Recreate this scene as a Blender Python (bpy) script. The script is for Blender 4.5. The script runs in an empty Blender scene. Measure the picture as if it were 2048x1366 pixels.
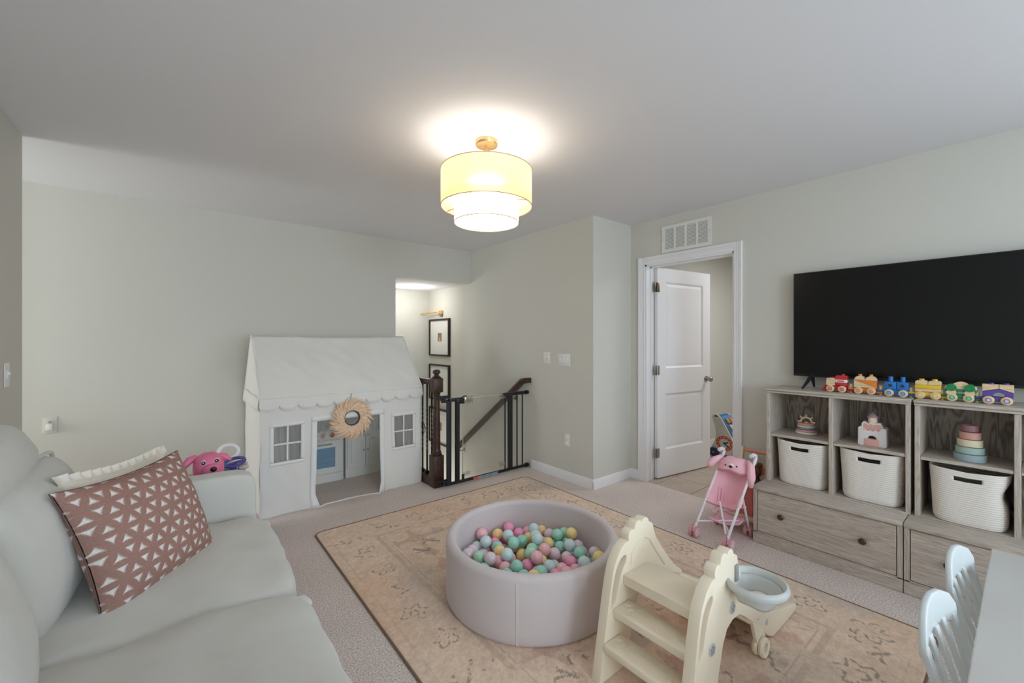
import bpy, bmesh, math, random
import numpy as np
from mathutils import Vector, Matrix, Euler, noise as mnoise

random.seed(7)
S = bpy.context.scene
COL = S.collection
PI = math.pi

# ------------------------------------------------------------------ camera, world, lights, exposure
YAW, FOC, CYP, CAMH = 0.6788, 833.5, 680.76, 1.3268
cam = bpy.data.cameras.new('camera')
camo = bpy.data.objects.new('camera', cam)
COL.objects.link(camo)
camo.location = (0, 0, CAMH)
camo.rotation_euler = (PI / 2, 0, -YAW)
cam.sensor_width = 36.0
cam.lens = FOC / 2048 * 36.0
cam.shift_y = (CYP - 683) / 2048
cam.clip_start = 0.02
S.camera = camo

w = bpy.data.worlds.new('world')
S.world = w
w.use_nodes = True
bg = w.node_tree.nodes['Background']
bg.inputs[0].default_value = (0.75, 0.86, 1.0, 1)
bg.inputs[1].default_value = 1.0

def area(name, loc, rot, sx, sy, power, color):
    l = bpy.data.lights.new(name, 'AREA')
    l.shape = 'RECTANGLE'; l.size = sx; l.size_y = sy
    l.energy = power; l.color = color
    o = bpy.data.objects.new(name, l); COL.objects.link(o)
    o.location = loc; o.rotation_euler = rot
    return o

def point(name, loc, power, color, r=0.05, parent=None):
    l = bpy.data.lights.new(name, 'POINT')
    l.energy = power; l.color = color; l.shadow_soft_size = r
    o = bpy.data.objects.new(name, l); COL.objects.link(o)
    o.location = loc
    if parent: o.parent = parent
    return o

# daylight through the windows of the wall behind the camera (they face +Y)
area('daylight_window_1', (2.45, -3.26, 1.45), (-PI / 2, 0, PI), 1.4, 1.4, 19, (0.74, 0.88, 1.0))
area('daylight_window_2', (.55, -3.26, 1.45), (-PI / 2, 0, PI), 1.4, 1.4, 76, (0.74, 0.88, 1.0))
area('daylight_window_3', (3.40, -1.75, 1.45), (0, PI / 2, 0), 1.4, 1.5, 36, (0.74, 0.88, 1.0))
# hall window beyond the end of the left wall (faces +X), and the next room's ceiling light
area('daylight_hall', (-2.95, 3.92, 1.45), (0, -PI / 2, 0), 1.2, .8, 36, (0.92, 0.96, 1.0))
area('bath_light', (4.9, 1.2, 2.40), (0, 0, 0), 0.8, 0.8, 24, (0.98, 0.98, 1.0))

S.view_settings.view_transform = 'Standard'
S.view_settings.look = 'None'
S.view_settings.gamma = 1.0
S.view_settings.use_curve_mapping = False
S.view_settings.exposure = -0.15
S.cycles.diffuse_bounces = 8
S.cycles.max_bounces = 16

# ------------------------------------------------------------------ materials
def lin(c):
    c = c / 255.0
    return c / 12.92 if c <= 0.04045 else ((c + 0.055) / 1.055) ** 2.4

def rgb(r, g, b):
    return (lin(r), lin(g), lin(b), 1.0)

MC = {}
def mat(name, col, rough=0.55, metal=0.0, nscale=0, namt=0.0, bscale=0, bstr=0.0, spec=0.5,
        trans=0.0, emit=None, estr=0.0, stretch=None, coat=0.0, sheen=0.0, attr=None, bdist=0.002):
    if name in MC: return MC[name]
    m = bpy.data.materials.new(name); m.use_nodes = True
    nt = m.node_tree; N = nt.nodes; L = nt.links
    p = N['Principled BSDF']
    p.inputs['Base Color'].default_value = col
    p.inputs['Roughness'].default_value = rough
    p.inputs['Metallic'].default_value = metal
    p.inputs['Specular IOR Level'].default_value = spec
    if coat: p.inputs['Coat Weight'].default_value = coat
    if sheen: p.inputs['Sheen Weight'].default_value = sheen
    if trans: p.inputs['Transmission Weight'].default_value = trans
    if emit:
        p.inputs['Emission Color'].default_value = emit
        p.inputs['Emission Strength'].default_value = estr
    src = None
    if nscale or bscale:
        tc = N.new('ShaderNodeTexCoord'); mp = N.new('ShaderNodeMapping')
        L.new(tc.outputs['Object'], mp.inputs['Vector'])
        if stretch: mp.inputs['Scale'].default_value = stretch
        src = mp.outputs['Vector']
    if attr:
        at = N.new('ShaderNodeAttribute'); at.attribute_name = attr
        L.new(at.outputs['Color'], p.inputs['Base Color'])
    if nscale:
        nz = N.new('ShaderNodeTexNoise'); nz.inputs['Scale'].default_value = nscale
        nz.inputs['Detail'].default_value = 5
        L.new(src, nz.inputs['Vector'])
        mr = N.new('ShaderNodeMapRange')
        mr.inputs['From Min'].default_value = 0.25; mr.inputs['From Max'].default_value = 0.75
        mr.inputs['To Min'].default_value = 1 - namt; mr.inputs['To Max'].default_value = 1 + namt
        L.new(nz.outputs['Fac'], mr.inputs['Value'])
        mx = N.new('ShaderNodeVectorMath'); mx.operation = 'SCALE'
        if attr: L.new(at.outputs['Color'], mx.inputs[0])
        else: mx.inputs[0].default_value = col[:3]
        L.new(mr.outputs['Result'], mx.inputs['Scale'])
        L.new(mx.outputs['Vector'], p.inputs['Base Color'])
    if bscale:
        bz = N.new('ShaderNodeTexNoise'); bz.inputs['Scale'].default_value = bscale
        bz.inputs['Detail'].default_value = 3
        L.new(src, bz.inputs['Vector'])
        bp = N.new('ShaderNodeBump'); bp.inputs['Strength'].default_value = bstr
        bp.inputs['Distance'].default_value = bdist
        L.new(bz.outputs['Fac'], bp.inputs['Height'])
        L.new(bp.outputs['Normal'], p.inputs['Normal'])
    MC[name] = m
    return m

def sheer(name, col, opac, transl=0.5):
    """thin woven cloth: part open weave, part diffuse and translucent thread"""
    if name in MC: return MC[name]
    m = bpy.data.materials.new(name); m.use_nodes = True
    nt = m.node_tree; N = nt.nodes; L = nt.links
    for n in list(N):
        if n.type == 'BSDF_PRINCIPLED': N.remove(n)
    out = [n for n in N if n.type == 'OUTPUT_MATERIAL'][0]
    d = N.new('ShaderNodeBsdfDiffuse'); d.inputs[0].default_value = col
    t = N.new('ShaderNodeBsdfTranslucent'); t.inputs[0].default_value = col
    a = N.new('ShaderNodeMixShader'); a.inputs[0].default_value = transl
    L.new(d.outputs[0], a.inputs[1]); L.new(t.outputs[0], a.inputs[2])
    last = a
    if opac < 1:
        tr = N.new('ShaderNodeBsdfTransparent')
        b = N.new('ShaderNodeMixShader'); b.inputs[0].default_value = opac
        L.new(tr.outputs[0], b.inputs[1]); L.new(a.outputs[0], b.inputs[2])
        last = b
    L.new(last.outputs[0], out.inputs['Surface'])
    MC[name] = m
    return m

def clear(name, tint=(1, 1, 1, 1), gloss=0.12):
    """clear acrylic or window glass: mostly straight through, a little mirror"""
    if name in MC: return MC[name]
    m = bpy.data.materials.new(name); m.use_nodes = True
    nt = m.node_tree; N = nt.nodes; L = nt.links
    for n in list(N):
        if n.type == 'BSDF_PRINCIPLED': N.remove(n)
    out = [n for n in N if n.type == 'OUTPUT_MATERIAL'][0]
    tr = N.new('ShaderNodeBsdfTransparent'); tr.inputs[0].default_value = tint
    g = N.new('ShaderNodeBsdfGlossy'); g.inputs['Roughness'].default_value = 0.08
    mx = N.new('ShaderNodeMixShader'); mx.inputs[0].default_value = gloss
    L.new(tr.outputs[0], mx.inputs[1]); L.new(g.outputs[0], mx.inputs[2])
    L.new(mx.outputs[0], out.inputs['Surface'])
    MC[name] = m
    return m

def wood(name, dark, light, stretch, rough=0.6, scale=1.0, streak=0.5):
    if name in MC: return MC[name]
    m = bpy.data.materials.new(name); m.use_nodes = True
    nt = m.node_tree; N = nt.nodes; L = nt.links
    p = N['Principled BSDF']; p.inputs['Roughness'].default_value = rough
    tc = N.new('ShaderNodeTexCoord'); mp = N.new('ShaderNodeMapping')
    mp.inputs['Scale'].default_value = stretch
    L.new(tc.outputs['Object'], mp.inputs['Vector'])
    n1 = N.new('ShaderNodeTexNoise'); n1.inputs['Scale'].default_value = 2.2 * scale
    n1.inputs['Detail'].default_value = 2; n1.inputs['Distortion'].default_value = 0.6
    L.new(mp.outputs['Vector'], n1.inputs['Vector'])
    # contour rings of a smooth field give cathedral grain
    ml = N.new('ShaderNodeMath'); ml.operation = 'MULTIPLY'; ml.inputs[1].default_value = 55
    L.new(n1.outputs['Fac'], ml.inputs[0])
    sn = N.new('ShaderNodeMath'); sn.operation = 'SINE'; L.new(ml.outputs[0], sn.inputs[0])
    n2 = N.new('ShaderNodeTexNoise'); n2.inputs['Scale'].default_value = 30 * scale
    n2.inputs['Detail'].default_value = 6
    L.new(mp.outputs['Vector'], n2.inputs['Vector'])
    mr = N.new('ShaderNodeMapRange')
    mr.inputs['From Min'].default_value = -1; mr.inputs['From Max'].default_value = 1
    L.new(sn.outputs[0], mr.inputs['Value'])
    mx = N.new('ShaderNodeMix'); mx.data_type = 'FLOAT'; mx.inputs[0].default_value = 1 - streak
    L.new(mr.outputs['Result'], mx.inputs[2]); L.new(n2.outputs['Fac'], mx.inputs[3])
    cr = N.new('ShaderNodeValToRGB')
    cr.color_ramp.elements[0].position = 0.25; cr.color_ramp.elements[0].color = dark
    cr.color_ramp.elements[1].position = 0.8; cr.color_ramp.elements[1].color = light
    L.new(mx.outputs[0], cr.inputs['Fac']); L.new(cr.outputs['Color'], p.inputs['Base Color'])
    bp = N.new('ShaderNodeBump'); bp.inputs['Strength'].default_value = 0.15
    bp.inputs['Distance'].default_value = 0.001
    L.new(mx.outputs[0], bp.inputs['Height']); L.new(bp.outputs['Normal'], p.inputs['Normal'])
    MC[name] = m
    return m

def carpet_mat():
    m = bpy.data.materials.new('carpet'); m.use_nodes = True
    nt = m.node_tree; N = nt.nodes; L = nt.links
    p = N['Principled BSDF']; p.inputs['Roughness'].default_value = 0.95
    p.inputs['Specular IOR Level'].default_value = 0.1
    tc = N.new('ShaderNodeTexCoord')
    n1 = N.new('ShaderNodeTexNoise'); n1.inputs['Scale'].default_value = 150; n1.inputs['Detail'].default_value = 4
    n1.inputs['Roughness'].default_value = 0.7
    n2 = N.new('ShaderNodeTexNoise'); n2.inputs['Scale'].default_value = 3.0; n2.inputs['Detail'].default_value = 3
    L.new(tc.outputs['Object'], n1.inputs['Vector']); L.new(tc.outputs['Object'], n2.inputs['Vector'])
    cr = N.new('ShaderNodeValToRGB')
    cr.color_ramp.elements[0].position = 0.34; cr.color_ramp.elements[0].color = rgb(164, 150, 143)
    cr.color_ramp.elements[1].position = 0.62; cr.color_ramp.elements[1].color = rgb(248, 235, 228)
    L.new(n1.outputs['Fac'], cr.inputs['Fac'])
    mr = N.new('ShaderNodeMapRange'); mr.inputs['To Min'].default_value = 0.9; mr.inputs['To Max'].default_value = 1.1
    L.new(n2.outputs['Fac'], mr.inputs['Value'])
    mx = N.new('ShaderNodeVectorMath'); mx.operation = 'SCALE'
    L.new(cr.outputs['Color'], mx.inputs[0]); L.new(mr.outputs['Result'], mx.inputs['Scale'])
    L.new(mx.outputs['Vector'], p.inputs['Base Color'])
    bp = N.new('ShaderNodeBump'); bp.inputs['Strength'].default_value = 0.6; bp.inputs['Distance'].default_value = 0.006
    L.new(n1.outputs['Fac'], bp.inputs['Height']); L.new(bp.outputs['Normal'], p.inputs['Normal'])
    return m

WALL = mat('wall_paint', rgb(210, 209, 201), 0.85, bscale=90, bstr=0.05, spec=0.2)
CEIL = mat('ceiling_paint', rgb(224, 224, 227), 0.95, bscale=60, bstr=0.08, spec=0.1)
TRIM = mat('trim_white', rgb(236, 236, 238), 0.4)
CARPET = carpet_mat()
BLACK = mat('black_metal', rgb(24, 24, 27), 0.4)
WALNUT = wood('walnut_stain', rgb(38, 22, 16), rgb(84, 52, 38), (14, 14, 1.2), 0.4)
WALNUT_Y = wood('walnut_stain_rail', rgb(38, 22, 16), rgb(84, 52, 38), (14, 1.2, 14), 0.4)
BRASS = mat('brass', rgb(205, 160, 95), 0.35, 0.9)
BRONZE = mat('bronze', rgb(105, 92, 78), 0.35, 0.9)
NICKEL = mat('nickel', rgb(170, 165, 158), 0.3, 0.95)
PLATE = mat('plate_white', rgb(230, 230, 226), 0.35)
WHITE_PL = mat('white_plastic', rgb(238, 238, 236), 0.35)

# ------------------------------------------------------------------ mesh helpers
class B:
    def __init__(s):
        s.bm = bmesh.new()
    def verts_faces(s, vs, fs):
        v = [s.bm.verts.new(p) for p in vs]
        out = []
        for f in fs:
            try: out.append(s.bm.faces.new([v[i] for i in f]))
            except ValueError: pass
        return v, out
    def box(s, x0, x1, y0, y1, z0, z1, bev=0.0, seg=2, M=None):
        vs = [(x, y, z) for x in (x0, x1) for y in (y0, y1) for z in (z0, z1)]
        if M is not None: vs = [M @ Vector(p) for p in vs]
        fs = [(0, 1, 3, 2), (4, 6, 7, 5), (0, 4, 5, 1), (2, 3, 7, 6), (0, 2, 6, 4), (1, 5, 7, 3)]
        v, f = s.verts_faces(vs, fs)
        if bev > 0:
            es = list({e for q in f for e in q.edges})
            bmesh.ops.bevel(s.bm, geom=es, offset=bev, segments=seg, affect='EDGES', profile=0.5, clamp_overlap=True)
        return s
    def cyl(s, p0, p1, r0, r1=None, seg=16, caps=True):
        r1 = r0 if r1 is None else r1
        p0 = Vector(p0); p1 = Vector(p1); d = (p1 - p0).normalized()
        a = d.orthogonal().normalized(); b = d.cross(a)
        vs = []
        for p, r in ((p0, r0), (p1, r1)):
            for i in range(seg):
                t = 2 * PI * i / seg
                vs.append(p + (a * math.cos(t) + b * math.sin(t)) * r)
        fs = [(i, (i + 1) % seg, seg + (i + 1) % seg, seg + i) for i in range(seg)]
        if caps:
            fs.append(tuple(range(seg - 1, -1, -1))); fs.append(tuple(range(seg, 2 * seg)))
        s.verts_faces(vs, fs)
        return s
    def tube(s, pts, r, seg=8, closed=False):
        pts = [Vector(p) for p in pts]; n = len(pts)
        rs = r if isinstance(r, (list, tuple)) else [r] * n
        ref = None; rings = []
        for i, p in enumerate(pts):
            if closed: d = pts[(i + 1) % n] - pts[i - 1]
            else: d = pts[min(i + 1, n - 1)] - pts[max(i - 1, 0)]
            d = d.normalized() if d.length > 1e-9 else Vector((0, 0, 1))
            if ref is None: ref = d.orthogonal().normalized()
            else:
                ref = ref - d * ref.dot(d)
                ref = ref.normalized() if ref.length > 1e-6 else d.orthogonal().normalized()
            b = d.cross(ref)
            rings.append([s.bm.verts.new(p + (ref * math.cos(2 * PI * k / seg) + b * math.sin(2 * PI * k / seg)) * rs[i]) for k in range(seg)])
        for i in range(n if closed else n - 1):
            A, C = rings[i], rings[(i + 1) % n]
            for k in range(seg):
                try: s.bm.faces.new((A[k], A[(k + 1) % seg], C[(k + 1) % seg], C[k]))
                except ValueError: pass
        if not closed:
            s.bm.faces.new(rings[0][::-1]); s.bm.faces.new(rings[-1])
        return s
    def lathe(s, prof, c=(0, 0, 0), seg=32, M=None):
        rings = []
        for r, z in prof:
            if r < 1e-6:
                p = Vector((0, 0, z)); rings.append([s.bm.verts.new((M @ p if M else p) + Vector(c))])
            else:
                ring = []
                for i in range(seg):
                    p = Vector((r * math.cos(2 * PI * i / seg), r * math.sin(2 * PI * i / seg), z))
                    ring.append(s.bm.verts.new((M @ p if M else p) + Vector(c)))
                rings.append(ring)
        for A, C in zip(rings, rings[1:]):
            for i in range(seg):
                j = (i + 1) % seg
                a = [A[i % len(A)], A[j % len(A)], C[j % len(C)], C[i % len(C)]]
                u = []
                for q in a:
                    if q not in u: u.append(q)
                if len(u) > 2:
                    try: s.bm.faces.new(u)
                    except ValueError: pass
        return s
    def ball(s, c, r, sc=(1, 1, 1), seg=16, rings=10, M=None):
        prof = [(r * math.sin(PI * i / rings), -r * math.cos(PI * i / rings)) for i in range(rings + 1)]
        prof[0] = (0, -r); prof[-1] = (0, r)
        D = Matrix.Diagonal((sc[0], sc[1], sc[2])).to_3x3()
        if M is not None: D = M @ D
        return s.lathe(prof, c, seg, D)
    def grid(s, fn, nu, nv, wrapu=False):
        V = [[s.bm.verts.new(fn(i / nu, j / nv)) for j in range(nv + 1)] for i in range(nu if wrapu else nu + 1)]
        for i in range(nu):
            for j in range(nv):
                a = V[i]; b = V[(i + 1) % len(V)]
                try: s.bm.faces.new((a[j], b[j], b[j + 1], a[j + 1]))
                except ValueError: pass
        return V
    def prism(s, outer, d0, d1, plane='xz', holes=(), bev=0.0, bseg=2):
        """outline(s) in a plane, extruded along the third axis"""
        def P(a, b, d):
            return {'xz': (a, d, b), 'yz': (d, a, b), 'xy': (a, b, d)}[plane]
        tmp = bmesh.new()
        loops = [outer] + list(holes)
        caps = {d0: [], d1: []}
        for lp in loops:
            va = [tmp.verts.new(P(a, b, d0)) for a, b in lp]
            vb = [tmp.verts.new(P(a, b, d1)) for a, b in lp]
            n = len(lp)
            for i in range(n):
                j = (i + 1) % n
                tmp.faces.new((va[i], va[j], vb[j], vb[i]))
            for i in range(n):
                j = (i + 1) % n
                caps[d0].append(tmp.edges.get((va[i], va[j])))
                caps[d1].append(tmp.edges.get((vb[i], vb[j])))
        rim = caps[d0] + caps[d1]
        for d in (d0, d1):
            bmesh.ops.triangle_fill(tmp, edges=caps[d], use_beauty=True, use_dissolve=False)
        if bev > 0:
            bmesh.ops.bevel(tmp, geom=[e for e in rim if e.is_valid], offset=bev, segments=bseg, affect='EDGES', profile=0.5, clamp_overlap=True)
        bmesh.ops.recalc_face_normals(tmp, faces=tmp.faces)
        me = bpy.data.meshes.new('tmp'); tmp.to_mesh(me); tmp.free()
        s.bm.from_mesh(me); bpy.data.meshes.remove(me)
        return s
    def puffy(s, c, size, k=6.0, crown=(0, 0, 0), wr=0.0, wf=6.0, seed=0.0, seg=14, M=None, fn=None):
        """a stuffed box: superellipsoid with crowned faces and soft wrinkles"""
        tmp = bmesh.new()
        bmesh.ops.create_cube(tmp, size=2.0)
        bmesh.ops.subdivide_edges(tmp, edges=tmp.edges[:], cuts=seg, use_grid_fill=True)
        for v in tmp.verts:
            p = v.co
            # even out the spacing so the edges get enough rings
            q = Vector([math.sin(a * PI / 2) if abs(a) < 1 else a for a in p])
            q = Vector([0.35 * a + 0.65 * b for a, b in zip(p, q)])
            n = (abs(q.x) ** k + abs(q.y) ** k + abs(q.z) ** k) ** (1 / k)
            q = q / n
            o = Vector((q.x * size[0] / 2, q.y * size[1] / 2, q.z * size[2] / 2))
            o.x += math.copysign(crown[0], q.x) * abs(q.x) * (1 - q.y ** 2) * (1 - q.z ** 2)
            o.y += math.copysign(crown[1], q.y) * abs(q.y) * (1 - q.x ** 2) * (1 - q.z ** 2)
            o.z += math.copysign(crown[2], q.z) * abs(q.z) * (1 - q.x ** 2) * (1 - q.y ** 2)
            if wr:
                o += Vector(q).normalized() * wr * mnoise.fractal(o * wf + Vector((seed, seed * 2, 0)), 1.0, 2.0, 3)
            if fn: o = fn(o)
            if M is not None: o = M @ o
            v.co = o + Vector(c)
        me = bpy.data.meshes.new('tmp'); tmp.to_mesh(me); tmp.free()
        s.bm.from_mesh(me); bpy.data.meshes.remove(me)
        return s

def mesh_of(b, name, m, angle=0.7, smooth=True, recalc=True):
    bm = b.bm
    if recalc: bmesh.ops.recalc_face_normals(bm, faces=bm.faces)
    me = bpy.data.meshes.new(name); bm.to_mesh(me); bm.free()
    if smooth:
        me.polygons.foreach_set('use_smooth', [True] * len(me.polygons))
        me.set_sharp_from_angle(angle=angle)
    if m: me.materials.append(m)
    return me

def obj(name, b, m, parent=None, label=None, kind=None, angle=0.7, smooth=True, recalc=True, world=True):
    me = b if isinstance(b, bpy.types.Mesh) else mesh_of(b, name, m, angle, smooth, recalc)
    o = bpy.data.objects.new(name, me); COL.objects.link(o)
    if parent:
        o.parent = parent
    if label: o['label'] = label
    if kind: o['kind'] = kind
    return o

def thing(name, label, cat, loc=(0, 0, 0), rz=0.0, group=None):
    o = bpy.data.objects.new(name, None); COL.objects.link(o)
    o.empty_display_size = 0.1
    o.location = loc; o.rotation_euler = (0, 0, rz)
    o['label'] = label; o['category'] = cat
    if group: o['group'] = group
    return o

def tag(o, label, cat, group=None, kind=None):
    o['label'] = label; o['category'] = cat
    if group: o['group'] = group
    if kind: o['kind'] = kind
    return o

def struct(name, b, m, parent=None, **k):
    o = obj(name, b, m, parent, **k)
    if parent is None: o['kind'] = 'structure'
    return o

def dup(root, loc, rz=None, label=None, group=None):
    r = root.copy(); COL.objects.link(r); r.location = loc
    if rz is not None: r.rotation_euler = (0, 0, rz)
    if label: r['label'] = label
    if group: r['group'] = group
    for ch in list(root.children):
        c = ch.copy(); COL.objects.link(c); c.parent = r
        for g in list(ch.children):
            d = g.copy(); COL.objects.link(d); d.parent = c
    return r

def copy_part(o, parent, loc=None, name=None):
    c = o.copy(); COL.objects.link(c); c.parent = parent
    if loc is not None: c.location = loc
    return c

def arc(cx, cy, r, a0, a1, n):
    return [(cx + r * math.cos(a0 + (a1 - a0) * i / n), cy + r * math.sin(a0 + (a1 - a0) * i / n)) for i in range(n + 1)]

def color_attr(me, name, cols):
    a = me.color_attributes.new(name, 'FLOAT_COLOR', 'POINT')
    a.data.foreach_set('color', np.asarray(cols, dtype=np.float32).ravel())

# ------------------------------------------------------------------ the room
XT, XS, YR, YB, XL, YL, H = 3.446, 2.887, 2.43, 4.398, -0.6506, 3.4455, 2.44
YF, XW = -3.3, -3.0
b = B(); b.box(XW, XT, YF - .12, 3.385, -.2, 0); b.box(XW, 1.895, 3.385, YB + .12, -.2, 0)
struct('floor', b, CARPET)
b = B(); b.box(1.7, 3.1, 3.3, 5.8, -1.7, -1.6)
struct('floor_light_stop', b, CARPET)  # unseen slab, added to stop light leaking into the stairwell
b = B(); b.box(XW - .12, XT + .3, YF - .12, YB + .12, H, H + .1)
struct('ceiling', b, CEIL)
b = B(); b.box(1.892, XS, YB + .12, 5.66, 2.04, 2.1)
struct('ceiling_stair', b, CEIL)
b = B(); b.box(XW, 1.892, YB, YB + .12, -1.6, H); b.box(1.892, XS, YB, YB + .12, 2.04, H)
struct('wall_back', b, WALL)
b = B(); b.box(XS, XS + .12, YR + .11, 5.66, -1.6, H)
struct('wall_stair', b, WALL)
b = B(); b.box(1.77, 1.892, YB + .12, 5.66, -1.6, 2.04); b.box(1.77, 3.0, 5.54, 5.66, -1.6, 2.04)
struct('wall_stairwell', b, WALL)
b = B(); b.box(1.78, 1.892, 3.38, YB, -1.6, -.2); b.box(1.74, 3.0, 3.26, 3.38, -1.6, -.2)
struct('wall_lower', b, WALL)
b = B(); b.box(XS, XT + .12, YR, YR + .11, 0, H)
struct('wall_return', b, WALL)
DY0, DY1, DZ = 1.462, 2.272, 2.04
b = B()
W3 = (-2.5, -1.0, .72, 2.16)
b.box(XT, XT + .12, YF, W3[0], 0, H); b.box(XT, XT + .12, W3[1], DY0, 0, H); b.box(XT, XT + .12, W3[0], W3[1], 0, W3[2]); b.box(XT, XT + .12, W3[0], W3[1], W3[3], H); b.box(XT, XT + .12, DY1, YR, 0, H); b.box(XT, XT + .12, DY0, DY1, DZ, H)
struct('wall_right', b, WALL)
b = B(); b.box(XL - .12, XL, YF, YL, 0, H, .008, 2)
struct('wall_left', b, WALL)
b = B(); b.box(XW, XL - .12, YL - .12, YL, 0, H); b.box(XW - .12, XW, YL - .12, YB + .12, 0, H)
struct('wall_hall', b, WALL)
# wall behind the camera with two windows
WIN = [(-.15, 1.25), (1.75, 3.15)]; WZ0, WZ1 = .72, 2.16
b = B()
xs = [XL - .12, WIN[0][0], WIN[0][1], WIN[1][0], WIN[1][1], XT + .12]
b.box(xs[0], xs[1], YF - .12, YF, 0, H); b.box(xs[2], xs[3], YF - .12, YF, 0, H); b.box(xs[4], xs[5], YF - .12, YF, 0, H)
for a0, a1 in WIN:
    b.box(a0, a1, YF - .12, YF, 0, WZ0); b.box(a0, a1, YF - .12, YF, WZ1, H)
struct('wall_front', b, WALL)
for i, (a0, a1) in enumerate(WIN):
    b = B(); f = .05
    b.box(a0, a0 + f, YF - .1, YF - .04, WZ0, WZ1); b.box(a1 - f, a1, YF - .1, YF - .04, WZ0, WZ1)
    b.box(a0 + f, a1 - f, YF - .1, YF - .04, WZ0, WZ0 + f); b.box(a0 + f, a1 - f, YF - .1, YF - .04, WZ1 - f, WZ1)
    b.box(a0 + f, a1 - f, YF - .09, YF - .05, (WZ0 + WZ1) / 2 - .02, (WZ0 + WZ1) / 2 + .02)
    wn = struct('window_%d' % (i + 1), b, TRIM)
    b = B(); b.box(a0 + f, a1 - f, YF - .075, YF - .071, WZ0 + f, WZ1 - f)
    obj('glass_pane', b, clear('window_glass', gloss=.06), wn)

b = B(); f = .05; ya, yb, za, zb = W3
b.box(XT + .04, XT + .1, ya, ya + f, za, zb); b.box(XT + .04, XT + .1, yb - f, yb, za, zb)
b.box(XT + .04, XT + .1, ya + f, yb - f, za, za + f); b.box(XT + .04, XT + .1, ya + f, yb - f, zb - f, zb); b.box(XT + .05, XT + .09, ya + f, yb - f, 1.42, 1.46)
wn = struct('window_3', b, TRIM)
b = B(); b.box(XT + .071, XT + .075, ya + f, yb - f, za + f, zb - f)
obj('glass_pane', b, clear('window_glass'), wn)

def baseboard(name, x0, x1, y0, y1, axis, side):
    """axis: the run; side: where the room lies"""
    b = B()
    if axis == 'y':
        b.prism([(0, 0), (.014 * side, 0), (.014 * side, .062), (.009 * side, .075), (.006 * side, .085), (0, .087)], y0, y1, 'xz')
        bmesh.ops.translate(b.bm, verts=b.bm.verts, vec=(x0, 0, 0))
    else:
        b.prism([(0, 0), (.014 * side, 0), (.014 * side, .062), (.009 * side, .075), (.006 * side, .085), (0, .087)], x0, x1, 'yz')
        bmesh.ops.translate(b.bm, verts=b.bm.verts, vec=(0, y0, 0))
    return struct(name, b, TRIM, angle=.4)
baseboard('baseboard_stair', XS, XS, YR - .014, 3.25, 'y', -1)
baseboard('baseboard_return', XS - .014, XT, YR, YR, 'x', -1)
baseboard('baseboard_right', XT, XT, YF, 1.40, 'y', -1)
baseboard('baseboard_corner', XT, XT, 2.34, YR, 'y', -1)
baseboard('baseboard_back', XW, 1.80, YB, YB, 'x', -1)
baseboard('baseboard_left', XL, XL, YF, YL, 'y', 1)

# next room: tile floor, wall behind the open door
b = B(); b.box(XT, 6.6, .2, 2.50, -.2, -.006)
fl2 = struct('floor_tiled', b, mat('grout', rgb(150, 140, 130), .9))
TILE = mat('floor_tile', rgb(186, 170, 156), .45, nscale=6, namt=.12)
tme = None; ts = .33
for i in range(8):
    for j in range(6):
        x0, y0 = XT + .004 + i * ts, 2.495 - (j + 1) * ts
        if tme is None:
            bb = B(); bb.box(0, ts - .006, 0, ts - .006, -.006, 0, .0015, 1); tme = mesh_of(bb, 'tile', TILE)
        o = bpy.data.objects.new('tile', tme); COL.objects.link(o); o.parent = fl2; o.location = (x0, y0, .0)
b = B(); b.box(XT + .12, 6.6, 2.50, 2.62, 0, H); b.box(6.48, 6.6, .2, 2.50, 0, H); b.box(XT + .12, 6.6, .08, .2, 0, H)
struct('wall_bath', b, WALL)
b = B(); b.box(XT + .3, 6.6, .08, 2.62, H, H + .1)
struct('ceiling_bath', b, CEIL)
b = B(); b.box(XT + .12, 6.48, 2.486, 2.50, 0, .085, .003, 1)
struct('baseboard_bath', b, TRIM)

# door casing and jamb
b = B()
def prof(a, c):
    d = 1 if c > a else -1
    w_ = abs(c - a)
    return [(a, 0), (a, -.009), (a + d * .004, -.011), (a + d * w_ * .38, -.011), (a + d * w_ * .42, -.014), (a + d * w_ * .60, -.014), (a + d * w_ * .64, -.012), (a + d * w_ * .70, -.018), (c - d * .003, -.020), (c, -.017), (c, 0)]
b.prism([(XT + q[1], q[0]) for q in prof(2.272, 2.338)], 0, 2.105, 'xy'); b.prism([(XT + q[1], q[0]) for q in prof(1.466, 1.402)], 0, 2.105, 'xy')
b.prism([(XT + q[1], q[0]) for q in prof(2.036, 2.105)], 1.466, 2.272, 'xz')
struct('trim_1', b, TRIM, angle=.25)
b = B()
b.box(XT - .002, XT + .122, 2.255, 2.274, 0, DZ); b.box(XT - .002, XT + .122, 1.460, 1.478, 0, DZ)
b.box(XT - .002, XT + .122, 1.460, 2.274, 2.022, DZ)
b.box(XT + .06, XT + .075, 2.243, 2.256, 0, 2.022); b.box(XT + .06, XT + .075, 1.477, 1.49, 0, 2.022); b.box(XT + .06, XT + .075, 1.477, 2.256, 2.01, 2.022)
struct('trim_2', b, TRIM)

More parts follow.
